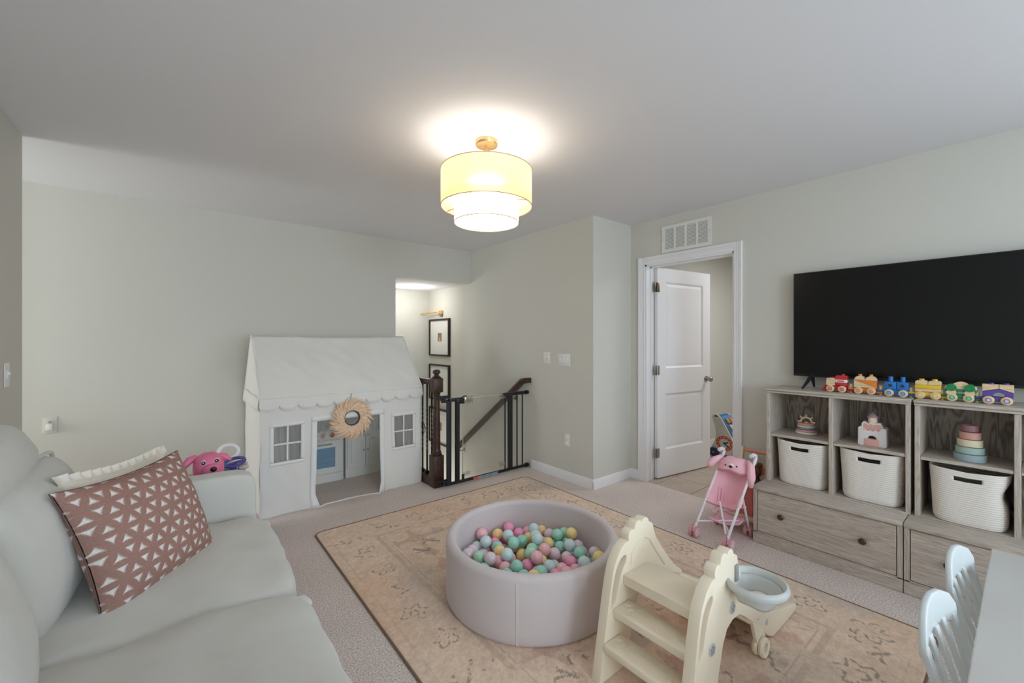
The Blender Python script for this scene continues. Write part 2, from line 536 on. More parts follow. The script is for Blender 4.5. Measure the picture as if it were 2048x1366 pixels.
# open door: built flat along local +x from the hinge, then turned
dw, dh, dt = .80, 2.01, .035
def panel_poly(x0, x1, z0, z1): return [(x0, z0), (x1, z0), (x1, z1), (x0, z1)]
p1 = (.115, dw - .115, 1.045, dh - .13); p2 = (.115, dw - .115, .26, .80)
b = B(); b.prism(panel_poly(0, dw, 0.0, dh), -dt / 2, dt / 2, 'xz', [panel_poly(*p1), panel_poly(*p2)])
door = struct('door_1', b, TRIM)
door.location = (3.575, 2.238, .012); door.rotation_euler = (0, 0, math.atan2(-.125, .815))
for p in (p1, p2):
    b = B()
    x0, x1, z0, z1 = p
    for sgn in (-1, 1):
        f = -dt / 2 + .012
        # sunk moulding and raised field
        b.verts_faces([(x0, -dt / 2, z0), (x1, -dt / 2, z0), (x1, -dt / 2, z1), (x0, -dt / 2, z1),
                       (x0 + .018, f, z0 + .018), (x1 - .018, f, z0 + .018), (x1 - .018, f, z1 - .018), (x0 + .018, f, z1 - .018),
                       (x0 + .045, f - .003, z0 + .045), (x1 - .045, f - .003, z0 + .045), (x1 - .045, f - .003, z1 - .045), (x0 + .045, f - .003, z1 - .045)],
                      [(0, 1, 5, 4), (1, 2, 6, 5), (2, 3, 7, 6), (3, 0, 4, 7), (4, 5, 9, 8), (5, 6, 10, 9), (6, 7, 11, 10), (7, 4, 8, 11), (8, 9, 10, 11)])
        if sgn < 0:
            for v in list(b.bm.verts): pass
        break
    b.box(x0 - .001, x1 + .001, -dt / 2 + .013, dt / 2 - .006, z0 - .001, z1 + .001)
    obj('door_panel', b, TRIM, door, smooth=False)
b = B()
b.cyl((dw - .065, -dt / 2, .915), (dw - .065, -dt / 2 - .006, .915), .032, .030, 20)
b.cyl((dw - .065, -dt / 2, .915), (dw - .065, -dt / 2 - .03, .915), .011, .010, 12)
b.ball((dw - .065, -dt / 2 - .05, .915), .028, (1, .8, 1), 18, 10)
b.cyl((dw - .065, dt / 2, .915), (dw - .065, dt / 2 + .03, .915), .011, .010, 12)
b.ball((dw - .065, dt / 2 + .05, .915), .028, (1, .8, 1), 18, 10)
obj('door_knob', b, NICKEL, door)
for z, mm in ((1.82, BRONZE), (1.03, NICKEL), (.24, NICKEL)):
    b = B()
    b.cyl((-.008, -dt / 2 - .006, z - .045), (-.008, -dt / 2 - .006, z + .045), .007, seg=10)
    b.box(-.002, .028, -dt / 2 - .002, -dt / 2, z - .045, z + .045, .004, 2)
    b.box(-.05, -.012, -dt / 2 - .004, -dt / 2 - .001, z - .045, z + .045, .004, 2)
    for k in (-1, 1):
        b.cyl((.016, -dt / 2 - .001, z + .03 * k), (.016, -dt / 2 - .004, z + .03 * k), .004, seg=8)
    obj('hinge', b, mm, door)

# return air vent
v0, v1, z0, z1 = 1.646, 2.091, 2.116, 2.355
t = thing('air_vent', 'white return air grille of four louvre banks above the door', 'vent', (XT, (v0 + v1) / 2, z0))
b = B(); fw = .028
oc = (v0 + v1) / 2
hw = (v1 - v0) / 2; hh = z1 - z0
cols = []
bank = (2 * hw - 2 * fw - 3 * .016) / 4
y = -hw + fw
holes = []
for k in range(4):
    cols.append((y, y + bank)); holes.append(panel_poly(y, y + bank, fw, hh - fw)); y += bank + .016
b.prism(panel_poly(-hw, hw, 0, hh), -.010, 0, 'yz', holes, .0015, 1)
obj('frame', b, PLATE, t)
b = B(); b.box(-.001, 0, -hw + .01, hw - .01, .01, hh - .01); obj('backing', b, mat('vent_dark', rgb(70, 70, 68), .9), t)
sb = B(); sb.box(-.0006, .0006, 0, bank, -.0045, .0045, M=Matrix.Rotation(math.radians(-35), 4, 'Y')); sme = mesh_of(sb, 'slat', PLATE, smooth=False)
nsl = 16
for (a0, a1) in cols:
    for i in range(nsl):
        o = bpy.data.objects.new('slat', sme); COL.objects.link(o); o.parent = t
        o.location = (-.006, a0, fw + (i + .5) * (hh - 2 * fw) / nsl)
b = B()
for s_ in (-1, 1): b.cyl((-.010, s_ * (hw - .011), hh / 2), (-.012, s_ * (hw - .011), hh / 2), .004, seg=10)
obj('screw', b, NICKEL, t)

# wall plates
def plate(name, label, cat, x, y, z, w_, h_, ntog, outlet=False, nx=-1):
    t = thing(name, label, cat, (x, y, z))
    b = B(); b.box(min(0, nx * .006), max(0, nx * .006), -w_ / 2, w_ / 2, -h_ / 2, h_ / 2, .003, 2)
    obj('cover_plate', b, PLATE, t)
    for i in range(ntog):
        yy = (i - (ntog - 1) / 2) * .045
        b = B()
        if outlet:
            for zz in (-.026, .026):
                b.box(min(nx * .006, nx * .008), max(nx * .006, nx * .008), yy - .016, yy + .016, zz - .014, zz + .014, .004, 2)
            obj('socket', b, WHITE_PL, t)
        else:
            b.box(min(nx * .006, nx * .0075), max(nx * .006, nx * .0075), yy - .009, yy + .009, -.018, .018)
            b.box(min(nx * .006, nx * .016), max(nx * .006, nx * .016), yy - .004, yy + .004, .0, .012, .002, 1)
            obj('toggle', b, WHITE_PL, t)
    return t
plate('light_switch', 'two-toggle white light switch plate nearer the stair gate', 'switch', XS, 3.022, 1.151, .095, .118, 2)
plate('light_switch', 'wider three-toggle white light switch plate nearer the wall corner', 'switch', XS, 2.787, 1.139, .160, .118, 3)
plate('power_outlet', 'white power outlet low on the wall beside the stair gate', 'outlet', XS, 2.748, .382, .072, .118, 1, True)
plate('light_switch', 'single white light switch on the narrow wall end above the sofa', 'switch', XL, 3.158, 1.157, .072, .12, 1, nx=1)
t = thing('wall_adapter', 'small white plug-in adapter on the wall above the sofa', 'adapter', (-.70, YB, .72))
b = B(); b.box(-.035, .035, -.006, 0, -.058, .058, .003, 2); obj('cover_plate', b, WALL, t)
b = B(); b.box(-.016, .016, -.045, -.006, -.03, .012, .004, 2); obj('body', b, WHITE_PL, t)
b = B(); b.box(-.006, .004, -.03, -.006, .018, .03, .002, 1); obj('prong', b, NICKEL, t)

# ------------------------------------------------------------------ ceiling lamp
LX, LY = 1.354, 1.905
t = thing('ceiling_lamp', 'two-tier linen drum ceiling lamp with brass canopy, lit', 'lamp', (LX, LY, H))
SHADE = bpy.data.materials.new('linen_shade'); SHADE.use_nodes = True
nt = SHADE.node_tree; N = nt.nodes; L = nt.links
for n in list(N):
    if n.type == 'BSDF_PRINCIPLED': N.remove(n)
out = [n for n in N if n.type == 'OUTPUT_MATERIAL'][0]
tc = N.new('ShaderNodeTexCoord'); mp = N.new('ShaderNodeMapping'); mp.inputs['Scale'].default_value = (1, 1, 6)
nz = N.new('ShaderNodeTexNoise'); nz.inputs['Scale'].default_value = 60; nz.inputs['Detail'].default_value = 4
cr = N.new('ShaderNodeValToRGB')
cr.color_ramp.elements[0].position = .3; cr.color_ramp.elements[0].color = rgb(232, 200, 152)
cr.color_ramp.elements[1].position = .7; cr.color_ramp.elements[1].color = rgb(252, 228, 186)
L.new(tc.outputs['Object'], mp.inputs['Vector']); L.new(mp.outputs['Vector'], nz.inputs['Vector']); L.new(nz.outputs['Fac'], cr.inputs['Fac'])
ge = N.new('ShaderNodeNewGeometry'); lw = N.new('ShaderNodeMix'); lw.data_type = 'RGBA'
L.new(ge.outputs['Backfacing'], lw.inputs[0]); L.new(cr.outputs['Color'], lw.inputs[6]); lw.inputs[7].default_value = (.95, .94, .90, 1)   # white lining inside
d = N.new('ShaderNodeBsdfDiffuse'); tr = N.new('ShaderNodeBsdfTranslucent'); mx = N.new('ShaderNodeMixShader'); mx.inputs[0].default_value = .5
L.new(lw.outputs[2], d.inputs[0]); L.new(cr.outputs['Color'], tr.inputs[0])
L.new(d.outputs[0], mx.inputs[1]); L.new(tr.outputs[0], mx.inputs[2])
em = N.new('ShaderNodeEmission'); em.inputs['Strength'].default_value = .22
L.new(lw.outputs[2], em.inputs['Color'])
ad = N.new('ShaderNodeAddShader'); L.new(mx.outputs[0], ad.inputs[0]); L.new(em.outputs[0], ad.inputs[1])
rf = N.new('ShaderNodeBsdfRefraction'); rf.inputs['Roughness'].default_value = .85; rf.inputs['IOR'].default_value = 1.25
rf.inputs['Color'].default_value = rgb(255, 240, 212)
m3 = N.new('ShaderNodeMixShader'); m3.inputs[0].default_value = .22
L.new(ad.outputs[0], m3.inputs[1]); L.new(rf.outputs[0], m3.inputs[2])
L.new(m3.outputs[0], out.inputs['Surface'])
b = B(); b.lathe([(0, 0), (.063, 0), (.063, -.022), (.060, -.026), (0, -.027)], seg=40); obj('canopy', b, mat('lamp_brass', rgb(214, 178, 128), .3, .85), t)
b = B(); b.cyl((0, 0, -.027), (0, 0, -.05), .008, seg=12); b.cyl((0, 0, -.05), (0, 0, -.30), .003, seg=8); obj('stem', b, mat('lamp_brass', None), t)
def ring_shade(name, r, zt, zb):
    b = B(); b.lathe([(r, zb), (r, zt)], seg=72)
    s_ = obj(name, b, SHADE, t, recalc=False)
    bb = B()
    for z in (zt, zb):
        bb.tube([(r * math.cos(a) * 1.001, r * math.sin(a) * 1.001, z) for a in [2 * PI * i / 72 for i in range(72)]], .0022, 6, True)
    obj('shade_rim', bb, mat('shade_trim', rgb(178, 152, 118), .7), s_)
ring_shade('outer_shade', .2535, -.170, -.368)
ring_shade('inner_shade', .180, -.31, -.458)
b = B(); b.lathe([(0, -.455), (.178, -.455)], seg=48)
obj('diffuser', b, mat('diffuser_glow', rgb(255, 250, 240), .6, emit=(1, .96, .88, 1), estr=9.0), t)
b = B()
for k in range(4):
    a = k * PI / 2 + .5
    b.cyl((.178 * math.cos(a), .178 * math.sin(a), -.345), (.253 * math.cos(a), .253 * math.sin(a), -.360), .002, seg=6)
    b.cyl((0, 0, -.20), (.253 * math.cos(a), .253 * math.sin(a), -.172), .002, seg=6)
obj('spider_arm', b, mat('shade_trim', None), t)
for k in range(3):
    a = k * 2 * PI / 3
    b = B(); b.ball((.04 * math.cos(a), .04 * math.sin(a), -.30), .024, (1, 1, 1.25), 14, 8)
    obj('bulb', b, mat('bulb_glow', rgb(255, 240, 215), .5, emit=(1, .86, .66, 1), estr=12), t)
    point('lamp_light', (.035 * math.cos(a + 1), .035 * math.sin(a + 1), -.262), .78, (1.0, .96, .89), .03, t)

# recessed stair light
t = thing('recessed_light', 'round recessed ceiling light shining over the stairwell', 'light', (2.461, 5.17, 2.04))
b = B(); b.lathe([(.075, 0), (.075, -.004), (.06, -.006), (.055, 0)], seg=32); obj('trim_ring', b, WHITE_PL, t)
b = B(); b.lathe([(0, -.002), (.056, -.002)], seg=32); obj('lens', b, mat('led_glow', rgb(255, 255, 250), .5, emit=(1, .98, .94, 1), estr=8), t)
point('stairwell_fill', (2.35, 4.9, -.7), 9, (1, .98, .95), .15)  # added fill with no fitting, brightens the stair wall behind the gate
point('stair_light', (2.44, 5.1, 1.85), 7, (1, .97, .92), .06)

# ------------------------------------------------------------------ rug
def make_rug():
    x0, x1, y0, y1 = .735, 2.64, .25, 3.06
    nx, ny = 270, 400
    gx = np.linspace(x0, x1, nx + 1); gy = np.linspace(y0, y1, ny + 1)
    X, Y = np.meshgrid(gx, gy, indexing='ij')
    rng = np.random.RandomState(3)
    def blur_noise(n1, n2):
        a = rng.rand(n1 + 2, n2 + 2)
        u = (X - x0) / (x1 - x0) * n1; v = (Y - y0) / (y1 - y0) * n2
        i = np.clip(u.astype(int), 0, n1); j = np.clip(v.astype(int), 0, n2)
        fu = u - i; fv = v - j
        fu = fu * fu * (3 - 2 * fu); fv = fv * fv * (3 - 2 * fv)
        return (a[i, j] * (1 - fu) + a[i + 1, j] * fu) * (1 - fv) + (a[i, j + 1] * (1 - fu) + a[i + 1, j + 1] * fu) * fv
    def c(*k): return np.array([lin(q) for q in k])
    base = np.ones((nx + 1, ny + 1, 3)) * c(228, 204, 183)
    def blend(mask, col):
        nonlocal base
        m = np.clip(mask, 0, 1)[..., None]
        base = base * (1 - m) + c(*col) * m
    big = blur_noise(5, 7); mid = blur_noise(16, 24); fine = blur_noise(60, 90); vf = blur_noise(200, 300)
    blend((big - .55) * 2.2 * .8, (222, 186, 158))
    blend((.42 - blur_noise(6, 9)) * 2.0, (196, 182, 170))
    dx = np.minimum(X - x0, x1 - X); dy = np.minimum(Y - y0, y1 - Y); dd = np.minimum(dx, dy)
    blend(((dd > .30) & (dd < .325)) * .35 * (mid > .3), (178, 150, 134))
    blend(((dd > .05) & (dd < .062)) * .3 * (mid > .35), (182, 158, 142))
    blend(((dd > .345) & (dd < .352)) * .4 * (fine > .4), (150, 132, 122))
    field = dd > .36
    # faded field: rose and slate patches broken by a diamond trellis
    u = (X - x0) * 2 * PI / .34; v = (Y - y0) * 2 * PI / .42
    tre = np.abs(np.cos(u / 2) * np.cos(v / 2))
    blend(field * (tre < .10) * (fine > .35) * .40, (176, 146, 134))
    blend(field * (np.cos(u) * np.cos(v) > .55) * (mid > .45) * .45, (205, 160, 142))
    blend(field * (np.cos(u) * np.cos(v) < -.62) * (mid > .5) * .4, (168, 160, 156))
    # border and field rosettes drawn in worn dark outline
    def rosette(cx, cy, R, ang, kind):
        nonlocal base
        a = X - cx; e = Y - cy
        r = np.sqrt(a * a + e * e); th = np.arctan2(e, a) + ang
        near = r < R * 1.5
        if kind == 0:
            pr = R * (.62 + .38 * np.cos(3 * th) ** 2)
            ln = (np.abs(r - pr) < R * .09) | (np.abs(r - R * .3) < R * .08)
        elif kind == 1:
            pr = R * (.5 + .5 * np.abs(np.cos(2.5 * th)))
            ln = (np.abs(r - pr) < R * .10) | ((np.abs(np.sin(5 * th)) < .2) & (r < R * .6))
        else:
            aa = a * math.cos(ang) + e * math.sin(ang); bb_ = -a * math.sin(ang) + e * math.cos(ang)
            ln = ((np.abs(bb_ - .3 * R * np.sin(aa / R * 4)) < R * .09) & (np.abs(aa) < R * 1.3)) | ((np.abs(np.abs(aa) - R * .6) < R * .1) & (np.abs(bb_) < R * .55))
        m = near & ln & (fine > .42) & (vf > .3)
        blend(m * .75, (138, 126, 118))
    k = 0
    for yy in np.arange(y0 + .2, y1 - .1, .235):
        for xx in (x0 + .18, x1 - .18):
            rosette(xx + rng.uniform(-.02, .02), yy, .06 + .03 * rng.rand(), rng.rand() * 3, k % 3); k += 1
    for xx in np.arange(x0 + .42, x1 - .3, .235):
        for yy in (y0 + .18, y1 - .18):
            rosette(xx, yy + rng.uniform(-.02, .02), .06 + .03 * rng.rand(), rng.rand() * 3, k % 3); k += 1
    for xx in np.arange(x0 + .52, x1 - .4, .34):
        for yy in np.arange(y0 + .5, y1 - .4, .42):
            rosette(xx, yy, .085 + .03 * rng.rand(), rng.rand() * 3, k % 3); k += 1
    base *= (1 + (vf - .5) * .22 + (fine - .5) * .14)[..., None]
    # a smooth sheet with rounded corners, plus a turned-down bound edge
    rc = .05
    verts = []; Xf = X.copy(); Yf = Y.copy()
    for (cx, cy, sx, sy) in ((x0 + rc, y0 + rc, -1, -1), (x1 - rc, y0 + rc, 1, -1), (x0 + rc, y1 - rc, -1, 1), (x1 - rc, y1 - rc, 1, 1)):
        a = (X - cx) * sx; e = (Y - cy) * sy
        m = (a > 0) & (e > 0)
        mxx = np.maximum(a, e); rr = np.sqrt(a * a + e * e) + 1e-9
        Xf = np.where(m, cx + sx * a * mxx / rr, Xf); Yf = np.where(m, cy + sy * e * mxx / rr, Yf)
    Z = .011 - .006 * np.clip(1 - dd / .012, 0, 1) ** 2
    co = np.stack([Xf, Yf, Z], -1).reshape(-1, 3)
    idx = np.arange((nx + 1) * (ny + 1)).reshape(nx + 1, ny + 1)
    f = np.stack([idx[:-1, :-1], idx[1:, :-1], idx[1:, 1:], idx[:-1, 1:]], -1).reshape(-1, 4)
    me = bpy.data.meshes.new('area_rug')
    me.from_pydata(co.tolist(), [], f.tolist())
    color_attr(me, 'print', np.concatenate([base.reshape(-1, 3), np.ones((co.shape[0], 1))], 1))
    me.polygons.foreach_set('use_smooth', [True] * len(me.polygons))
    me.materials.append(mat('rug_pile', rgb(200, 180, 160), .95, nscale=260, namt=.16, bscale=300, bstr=.5, spec=.1, attr='print', bdist=.003))
    t = thing('area_rug', 'faded peach and beige oriental rug under the ball pit', 'rug', (0, 0, 0))
    obj('pile', me, None, t)
    e = B(); n = 10
    pl = []
    for cx, cy, a0 in ((x1 - rc, y0 + rc, -PI / 2), (x1 - rc, y1 - rc, 0), (x0 + rc, y1 - rc, PI / 2), (x0 + rc, y0 + rc, PI)):
        pl += [(p[0], p[1], .006) for p in arc(cx, cy, rc, a0, a0 + PI / 2, n)]
    e.tube(pl, .0055, 6, True)
    obj('binding', e, mat('rug_binding', rgb(128, 104, 86), .95, bscale=200, bstr=.3), t)
make_rug()
RUGZ = .0115

# ------------------------------------------------------------------ ball pit
PX, PY, PR, PH = 1.478, 1.665, .452, .305
VELVET = mat('pit_velvet', rgb(206, 196, 196), .85, bscale=120, bstr=.15, sheen=.3, spec=.2, nscale=3, namt=.03)
t = thing('ball_pit', 'round blush foam ball pit full of pastel balls on the rug', 'ball pit', (PX, PY, RUGZ))
b = B(); rr = .028
prof = [(PR - .03, 0), (PR - .008, .004), (PR, .02)] + [(PR, PH * q / 5) for q in range(1, 5)]
prof += [(PR - rr + rr * math.cos(a), PH - rr + rr * math.sin(a)) for a in [PI / 2 * i / 6 for i in range(7)]]
ri = PR - .052
prof += [(ri + .024 - .024 * math.sin(a), PH - .024 + .024 * math.cos(a)) for a in [PI / 2 * i / 6 for i in range(1, 7)]]
prof += [(ri, .05)]
b.lathe(prof, seg=96); obj('padded_ring', b, VELVET, t, angle=1.2)
b = B(); b.lathe([(0, .045), (ri, .045), (ri + .01, .02), (ri + .01, .0), (0, 0)], seg=64); obj('floor_pad', b, VELVET, t)
b = B(); aa = math.atan2(-PY, -PX) - .145
b.tube([((PR + .0003) * math.cos(aa), (PR + .0003) * math.sin(aa), z) for z in (.01, .1, .2, PH - rr)], .0022, 6)
b.tube([((PR + .0003) * math.cos(aa + .012), (PR + .0003) * math.sin(aa + .012), z) for z in (.01, .1, .2, PH - rr)], .0018, 6)
obj('seam', b, mat('pit_seam', rgb(224, 212, 208), .9), t)
BR = .0335
pal = [('hot pink', rgb(246, 158, 194)), ('pale pink', rgb(246, 186, 194)), ('mint green', rgb(160, 220, 202)),
       ('sage green', rgb(178, 226, 196)), ('pale blue grey', rgb(206, 228, 230)), ('butter yellow', rgb(250, 218, 148)),
       ('lilac grey', rgb(228, 208, 218))]
bmesh_shared = {}
for nm, cc in pal:
    bb = B(); bb.ball((0, 0, 0), BR, seg=20, rings=12)
    bmesh_shared[nm] = mesh_of(bb, 'pit_ball', mat('ball_' + nm.replace(' ', '_'), cc, .07, spec=.9), angle=3)
def drop_balls():
    rnd = random.Random(11); P = []
    rad = ri - BR - .002
    d2 = (2 * BR) ** 2
    for k in range(172):
        best = None
        for _ in range(46):
            a = rnd.random() * 2 * PI; r = rad * math.sqrt(rnd.random())
            x, y = r * math.cos(a), r * math.sin(a); z = .047 + BR
            for q in P:
                h2 = d2 - (q[0] - x) ** 2 - (q[1] - y) ** 2
                if h2 > 0: z = max(z, q[2] + math.sqrt(h2))
            if best is None or z < best[2]: best = (x, y, z)
        P.append(best)
    return P
balls = drop_balls()
rnd = random.Random(5)
for (x, y, z) in balls:
    nm = rnd.choices([p[0] for p in pal], [.15, .20, .16, .12, .14, .12, .11])[0]
    o = bpy.data.objects.new('pit_ball', bmesh_shared[nm]); COL.objects.link(o)
    o.location = (PX + x, PY + y, RUGZ + z)
    # where in the pit, told by what stands around it
    a = math.degrees(math.atan2(y, x)) % 360; rr_ = math.hypot(x, y)
    side_ = ['doorway', 'stair gate', 'tent', 'sofa arm', 'sofa', 'viewer', 'slide', 'drawers'][int(((a + 22.5) % 360) // 45)]
    lev = 'on top' if z > .047 + BR + .085 else ('half buried' if z > .047 + BR + .03 else 'sunk deep')
    pos = 'touching the pit wall towards the %s' % side_ if rr_ > .30 else ('midway towards the %s' % side_ if rr_ > .13 else 'at the centre of the pit')
    tag(o, 'glossy %s plastic ball %s, %s' % (nm, lev, pos), 'ball', '%s balls in the ball pit' % nm)

# ------------------------------------------------------------------ toddler slide
SLD = mat('slide_cream', rgb(238, 226, 204), .42, bscale=40, bstr=.03)
SLG = mat('slide_grey', rgb(192, 194, 192), .4)
t = thing('toddler_slide', 'cream plastic toddler slide with steps and cloud-topped sides', 'slide', (1.256, .88, RUGZ))
def chaikin(pts, n=2):
    for _ in range(n):
        q = []
        for i in range(len(pts)):
            a, c = pts[i], pts[(i + 1) % len(pts)]
            q += [(a[0] * .75 + c[0] * .25, a[1] * .75 + c[1] * .25), (a[0] * .25 + c[0] * .75, a[1] * .25 + c[1] * .75)]
        pts = q
    return pts
side = [(0, 0), (0, .008), (.028, .15), (.062, .32), (.078, .385), (.092, .425), (.125, .47), (.160, .494), (.186, .496)]
side += arc(.208, .510, .026, PI * .95, PI * .30, 5) + arc(.253, .535, .027, PI * .80, PI * .18, 5) + arc(.300, .534, .028, PI * .78, PI * .05, 5) + arc(.335, .505, .026, PI * .45, -.1, 4)
side += [(.385, .45), (.46, .36), (.53, .285), (.60, .235), (.60, .20), (.50, .215), (.42, .27), (.375, .296), (.32, .30), (.275, .285), (.245, .245), (.215, .165), (.165, 0)]
slot = [(.066, .258), (.094, .266), (.122, .350), (.142, .394), (.170, .422), (.168, .447), (.140, .446), (.106, .415), (.086, .362)]
slot = chaikin(slot, 1)
for nm_, y0_, y1_ in (('far', .145, .185), ('near', -.205, -.165)):
    b = B(); b.prism(side, y0_, y1_, 'xz', [slot], .008, 3)
    o = obj('side_panel', b, SLD, t, angle=.9)
    out_y = y0_ if y1_ < 0 else y1_
    sg = -1 if y1_ < 0 else 1
    for ex, ez in ((.075, .10), (.16, .265), (.315, .345)):
        bb = B(); c0 = (ex, out_y, ez)
        bb.cyl((ex, out_y - sg * .002, ez), (ex, out_y + sg * .003, ez), .022, .021, 24)
        obj('emblem', bb, SLG, o)
        bb = B()
        for q in range(5):
            a = q * 2 * PI / 5 + .3
            bb.ball((ex + .011 * math.cos(a), out_y + sg * .0035, ez + .011 * math.sin(a)), .0055, (1, .4, 1), 8, 6)
        bb.ball((ex, out_y + sg * .0035, ez), .004, (1, .5, 1), 8, 6)
        obj('emblem', bb, mat('slide_bolt', rgb(150, 150, 148), .5), o)
    # raised inner moulding round the platform end
    iy = y1_ if y1_ < 0 else y0_
    bb = B(); pts = [(.20, .40), (.205, .44), (.24, .475), (.29, .485), (.33, .465), (.37, .41), (.45, .315)]
    bb.tube([(p[0], iy - sg * .001, p[1]) for p in pts], .005, 6)
    obj('moulding', bb, SLD, o)
def step(x0, x1, z0, z1, y0=-.166, y1=.146):
    b = B(); b.box(x0, x1, y0, y1, z0, z1, .008, 3)
    s_ = obj('step', b, SLD, t)
    bb = B()
    n = int((x1 - x0 - .03) / .009)
    for i in range(n):
        xx = x0 + .016 + i * .009
        bb.box(xx, xx + .004, y0 + .07, y1 - .07, z1 - .0008, z1 + .0012)
    obj('grip_ribs', bb, SLD, s_, smooth=False)
    bb = B()
    for sg in (-1, 1):
        for r_ in (.013, .020):
            yy = (y0 + y1) / 2 + sg * ((y1 - y0) / 2 - .036)
            xx = (x0 + x1) / 2
            bb.tube([(xx + r_ * (1 + .14 * math.cos(5 * a)) * math.cos(a), yy + r_ * (1 + .14 * math.cos(5 * a)) * math.sin(a), z1 + .0003) for a in [2 * PI * i / 30 for i in range(30)]], .0013, 5, True)
    obj('flower_relief', bb, SLD, s_)
step(.020, .125, .118, .150); step(.078, .185, .228, .262)
# platform that runs on into the chute
b = B()
top = [(.145, .372), (.30, .372), (.36, .35), (.46, .27), (.60, .17), (.75, .09), (.90, .045), (1.02, .030), (1.08, .024)]
bot = [(1.085, .006), (1.02, .008), (.90, .018), (.75, .06), (.60, .135), (.46, .23), (.36, .31), (.30, .335), (.145, .335)]
b.prism(top + bot, -.166, .146, 'xz', (), .005, 2); obj('chute_bed', b, SLD, t, angle=.9)
for y0_, y1_ in ((-.172, -.140), (.120, .152)):
    b = B()
    wall_ = [(.545, .245), (.60, .222), (.70, .165), (.80, .118), (.94, .075), (1.05, .052), (1.09, .035), (1.09, .004), (.80, .004), (.74, .035), (.70, .07), (.60, .135), (.52, .20)]
    b.prism(wall_, y0_, y1_, 'xz', (), .006, 2); cw = obj('chute_wall', b, SLD, t, angle=.9)
    sg = -1 if y1_ < 0 else 1; oy = y0_ if sg < 0 else y1_
    for ex, ez in ((.63, .165), (.72, .105)):
        bb = B(); bb.cyl((ex, oy - sg * .001, ez), (ex, oy + sg * .003, ez), .013, .012, 18); obj('emblem', bb, SLG, cw)
    bb = B()
    for q in (-.012, .012):
        bb.lathe([(.020, -.008), (.036, -.010), (.040, 0), (.036, .010), (.020, .008), (.020, -.008)], (.645, oy + sg * q + sg * .006, .040), 28, Matrix.Rotation(PI / 2, 3, 'X'))
    obj('ring_foot', bb, SLD, t)
    bb = B(); bb.prism([(.57, .165), (.66, .12), (.70, .06), (.665, .035), (.625, .04), (.60, .09)], oy - .006, oy + .010, 'xz', (), .004, 2)
    obj('foot_strut', bb, SLD, t)
# hoop
hx, hy, hz = .345, -.272, .475 - RUGZ
b = B(); R_ = .095
b.lathe([(R_ - .010, -.022), (R_ + .004, -.022), (R_ + .009, -.010), (R_ + .006, 0), (R_ - .002, .004), (R_ - .010, -.002), (R_ - .012, -.022)], (hx, hy, hz), 48)
bk = obj('hoop', b, SLG, t, angle=1.0)
b = B()
n = 48
def skirt(u, v):
    a = u * 2 * PI
    r = R_ - .012 - .022 * v
    zz = -.02 - .05 * v + (.004 * math.cos(4 * a) * v)
    return (hx + r * math.cos(a), hy + r * math.sin(a), hz + zz)
b.grid(skirt, n, 6, True); me = mesh_of(b, 'hoop_skirt', SLG)
o = obj('hoop_skirt', me, None, bk); md = o.modifiers.new('s', 'SOLIDIFY'); md.thickness = .004
b = B(); b.box(hx - .018, hx + .018, hy + R_ - .008, hy + R_ + .022, hz - .035, hz + .012, .004, 2); b.box(hx - .012, hx + .012, -.212, -.195, hz - .03, hz + .03, .003, 2)
obj('hoop_bracket', b, mat('slide_bolt', None), bk)

# ------------------------------------------------------------------ sofa
LINEN = mat('sofa_linen', rgb(203, 202, 196), .9, nscale=7, namt=.035, bscale=260, bstr=.35, spec=.15, sheen=.2)
t = thing('sofa', 'pale linen slipcovered loveseat against the left wall', 'sofa', (-.16, 1.63, 0))
def loc(b): bmesh.ops.translate(b.bm, verts=b.bm.verts, vec=(.16, -1.63, 0)); return b
b = B(); b.puffy((-.165, 1.63, .19), (.92, 1.86, .25), 14, wr=.004, seg=10); obj('base', loc(b), LINEN, t)
for yc in (2.545, .715):
    b = B(); b.puffy((-.155, yc, .345), (.955, .135, .62), 12, (0, .01, .008), .003, 5, yc, 14); obj('arm', loc(b), LINEN, t)
b = B(); b.puffy((-.575, 1.63, .42), (.13, 1.80, .74), 12, (0, 0, 0), .004, 4, 3, 12); obj('back_frame', loc(b), LINEN, t)
for yc, yw, sd, hz_ in ((2.035, .85, 1.0, .375), (1.205, .845, 4.0, .385)):
    b = B(); b.puffy((-.070, yc, hz_), (.84, yw, .185), 7, (.015, .004, .035), .014, 5.5, sd, 22)
    cs = obj('seat_cushion', loc(b), LINEN, t, angle=3)
    # welt and corner ears of the boxed cushion
    b = B()
    for sy in (-1, 1):
        ex, ey = .322, yc + sy * (yw / 2 - .040)
        b.puffy((ex + .012, ey + sy * .012, hz_ + .012), (.085, .075, .022), 2.6, wr=.006, wf=22, seed=sy, seg=6, M=Euler((.25 * sy, -.2, .6 * sy)).to_matrix())
    obj('corner_ear', loc(b), LINEN, cs)
def back_cushion(yc, yw, zc, sd, tilt):
    M = Euler((0, math.radians(tilt), 0)).to_matrix()
    b = B(); b.puffy((-.405, yc, zc), (.20, yw, .46), 5.0, (.075, 0, 0), .014, 5, sd, 18, M)
    cs = obj('back_cushion', loc(b), LINEN, t, angle=3)
    b = B(); n = 72; pts = []
    for i in range(n):
        a = 2 * PI * i / n; ca, sa = math.cos(a), math.sin(a)
        r = (abs(ca) ** 8 + abs(sa) ** 8) ** (-1 / 8)
        p = Vector((.055, ca * r * yw / 2 * .985, sa * r * .23 * .985 ))
        p += Vector((.006 * math.sin(9 * a), 0, 0))
        pts.append(M @ p + Vector((-.405, yc, zc)))
    b.tube(pts, .0075, 6, True)
    obj('piping', loc(b), LINEN, cs)
back_cushion(2.075, .78, .665, 2.0, -10)
back_cushion(1.215, .83, .665, 7.0, -10)

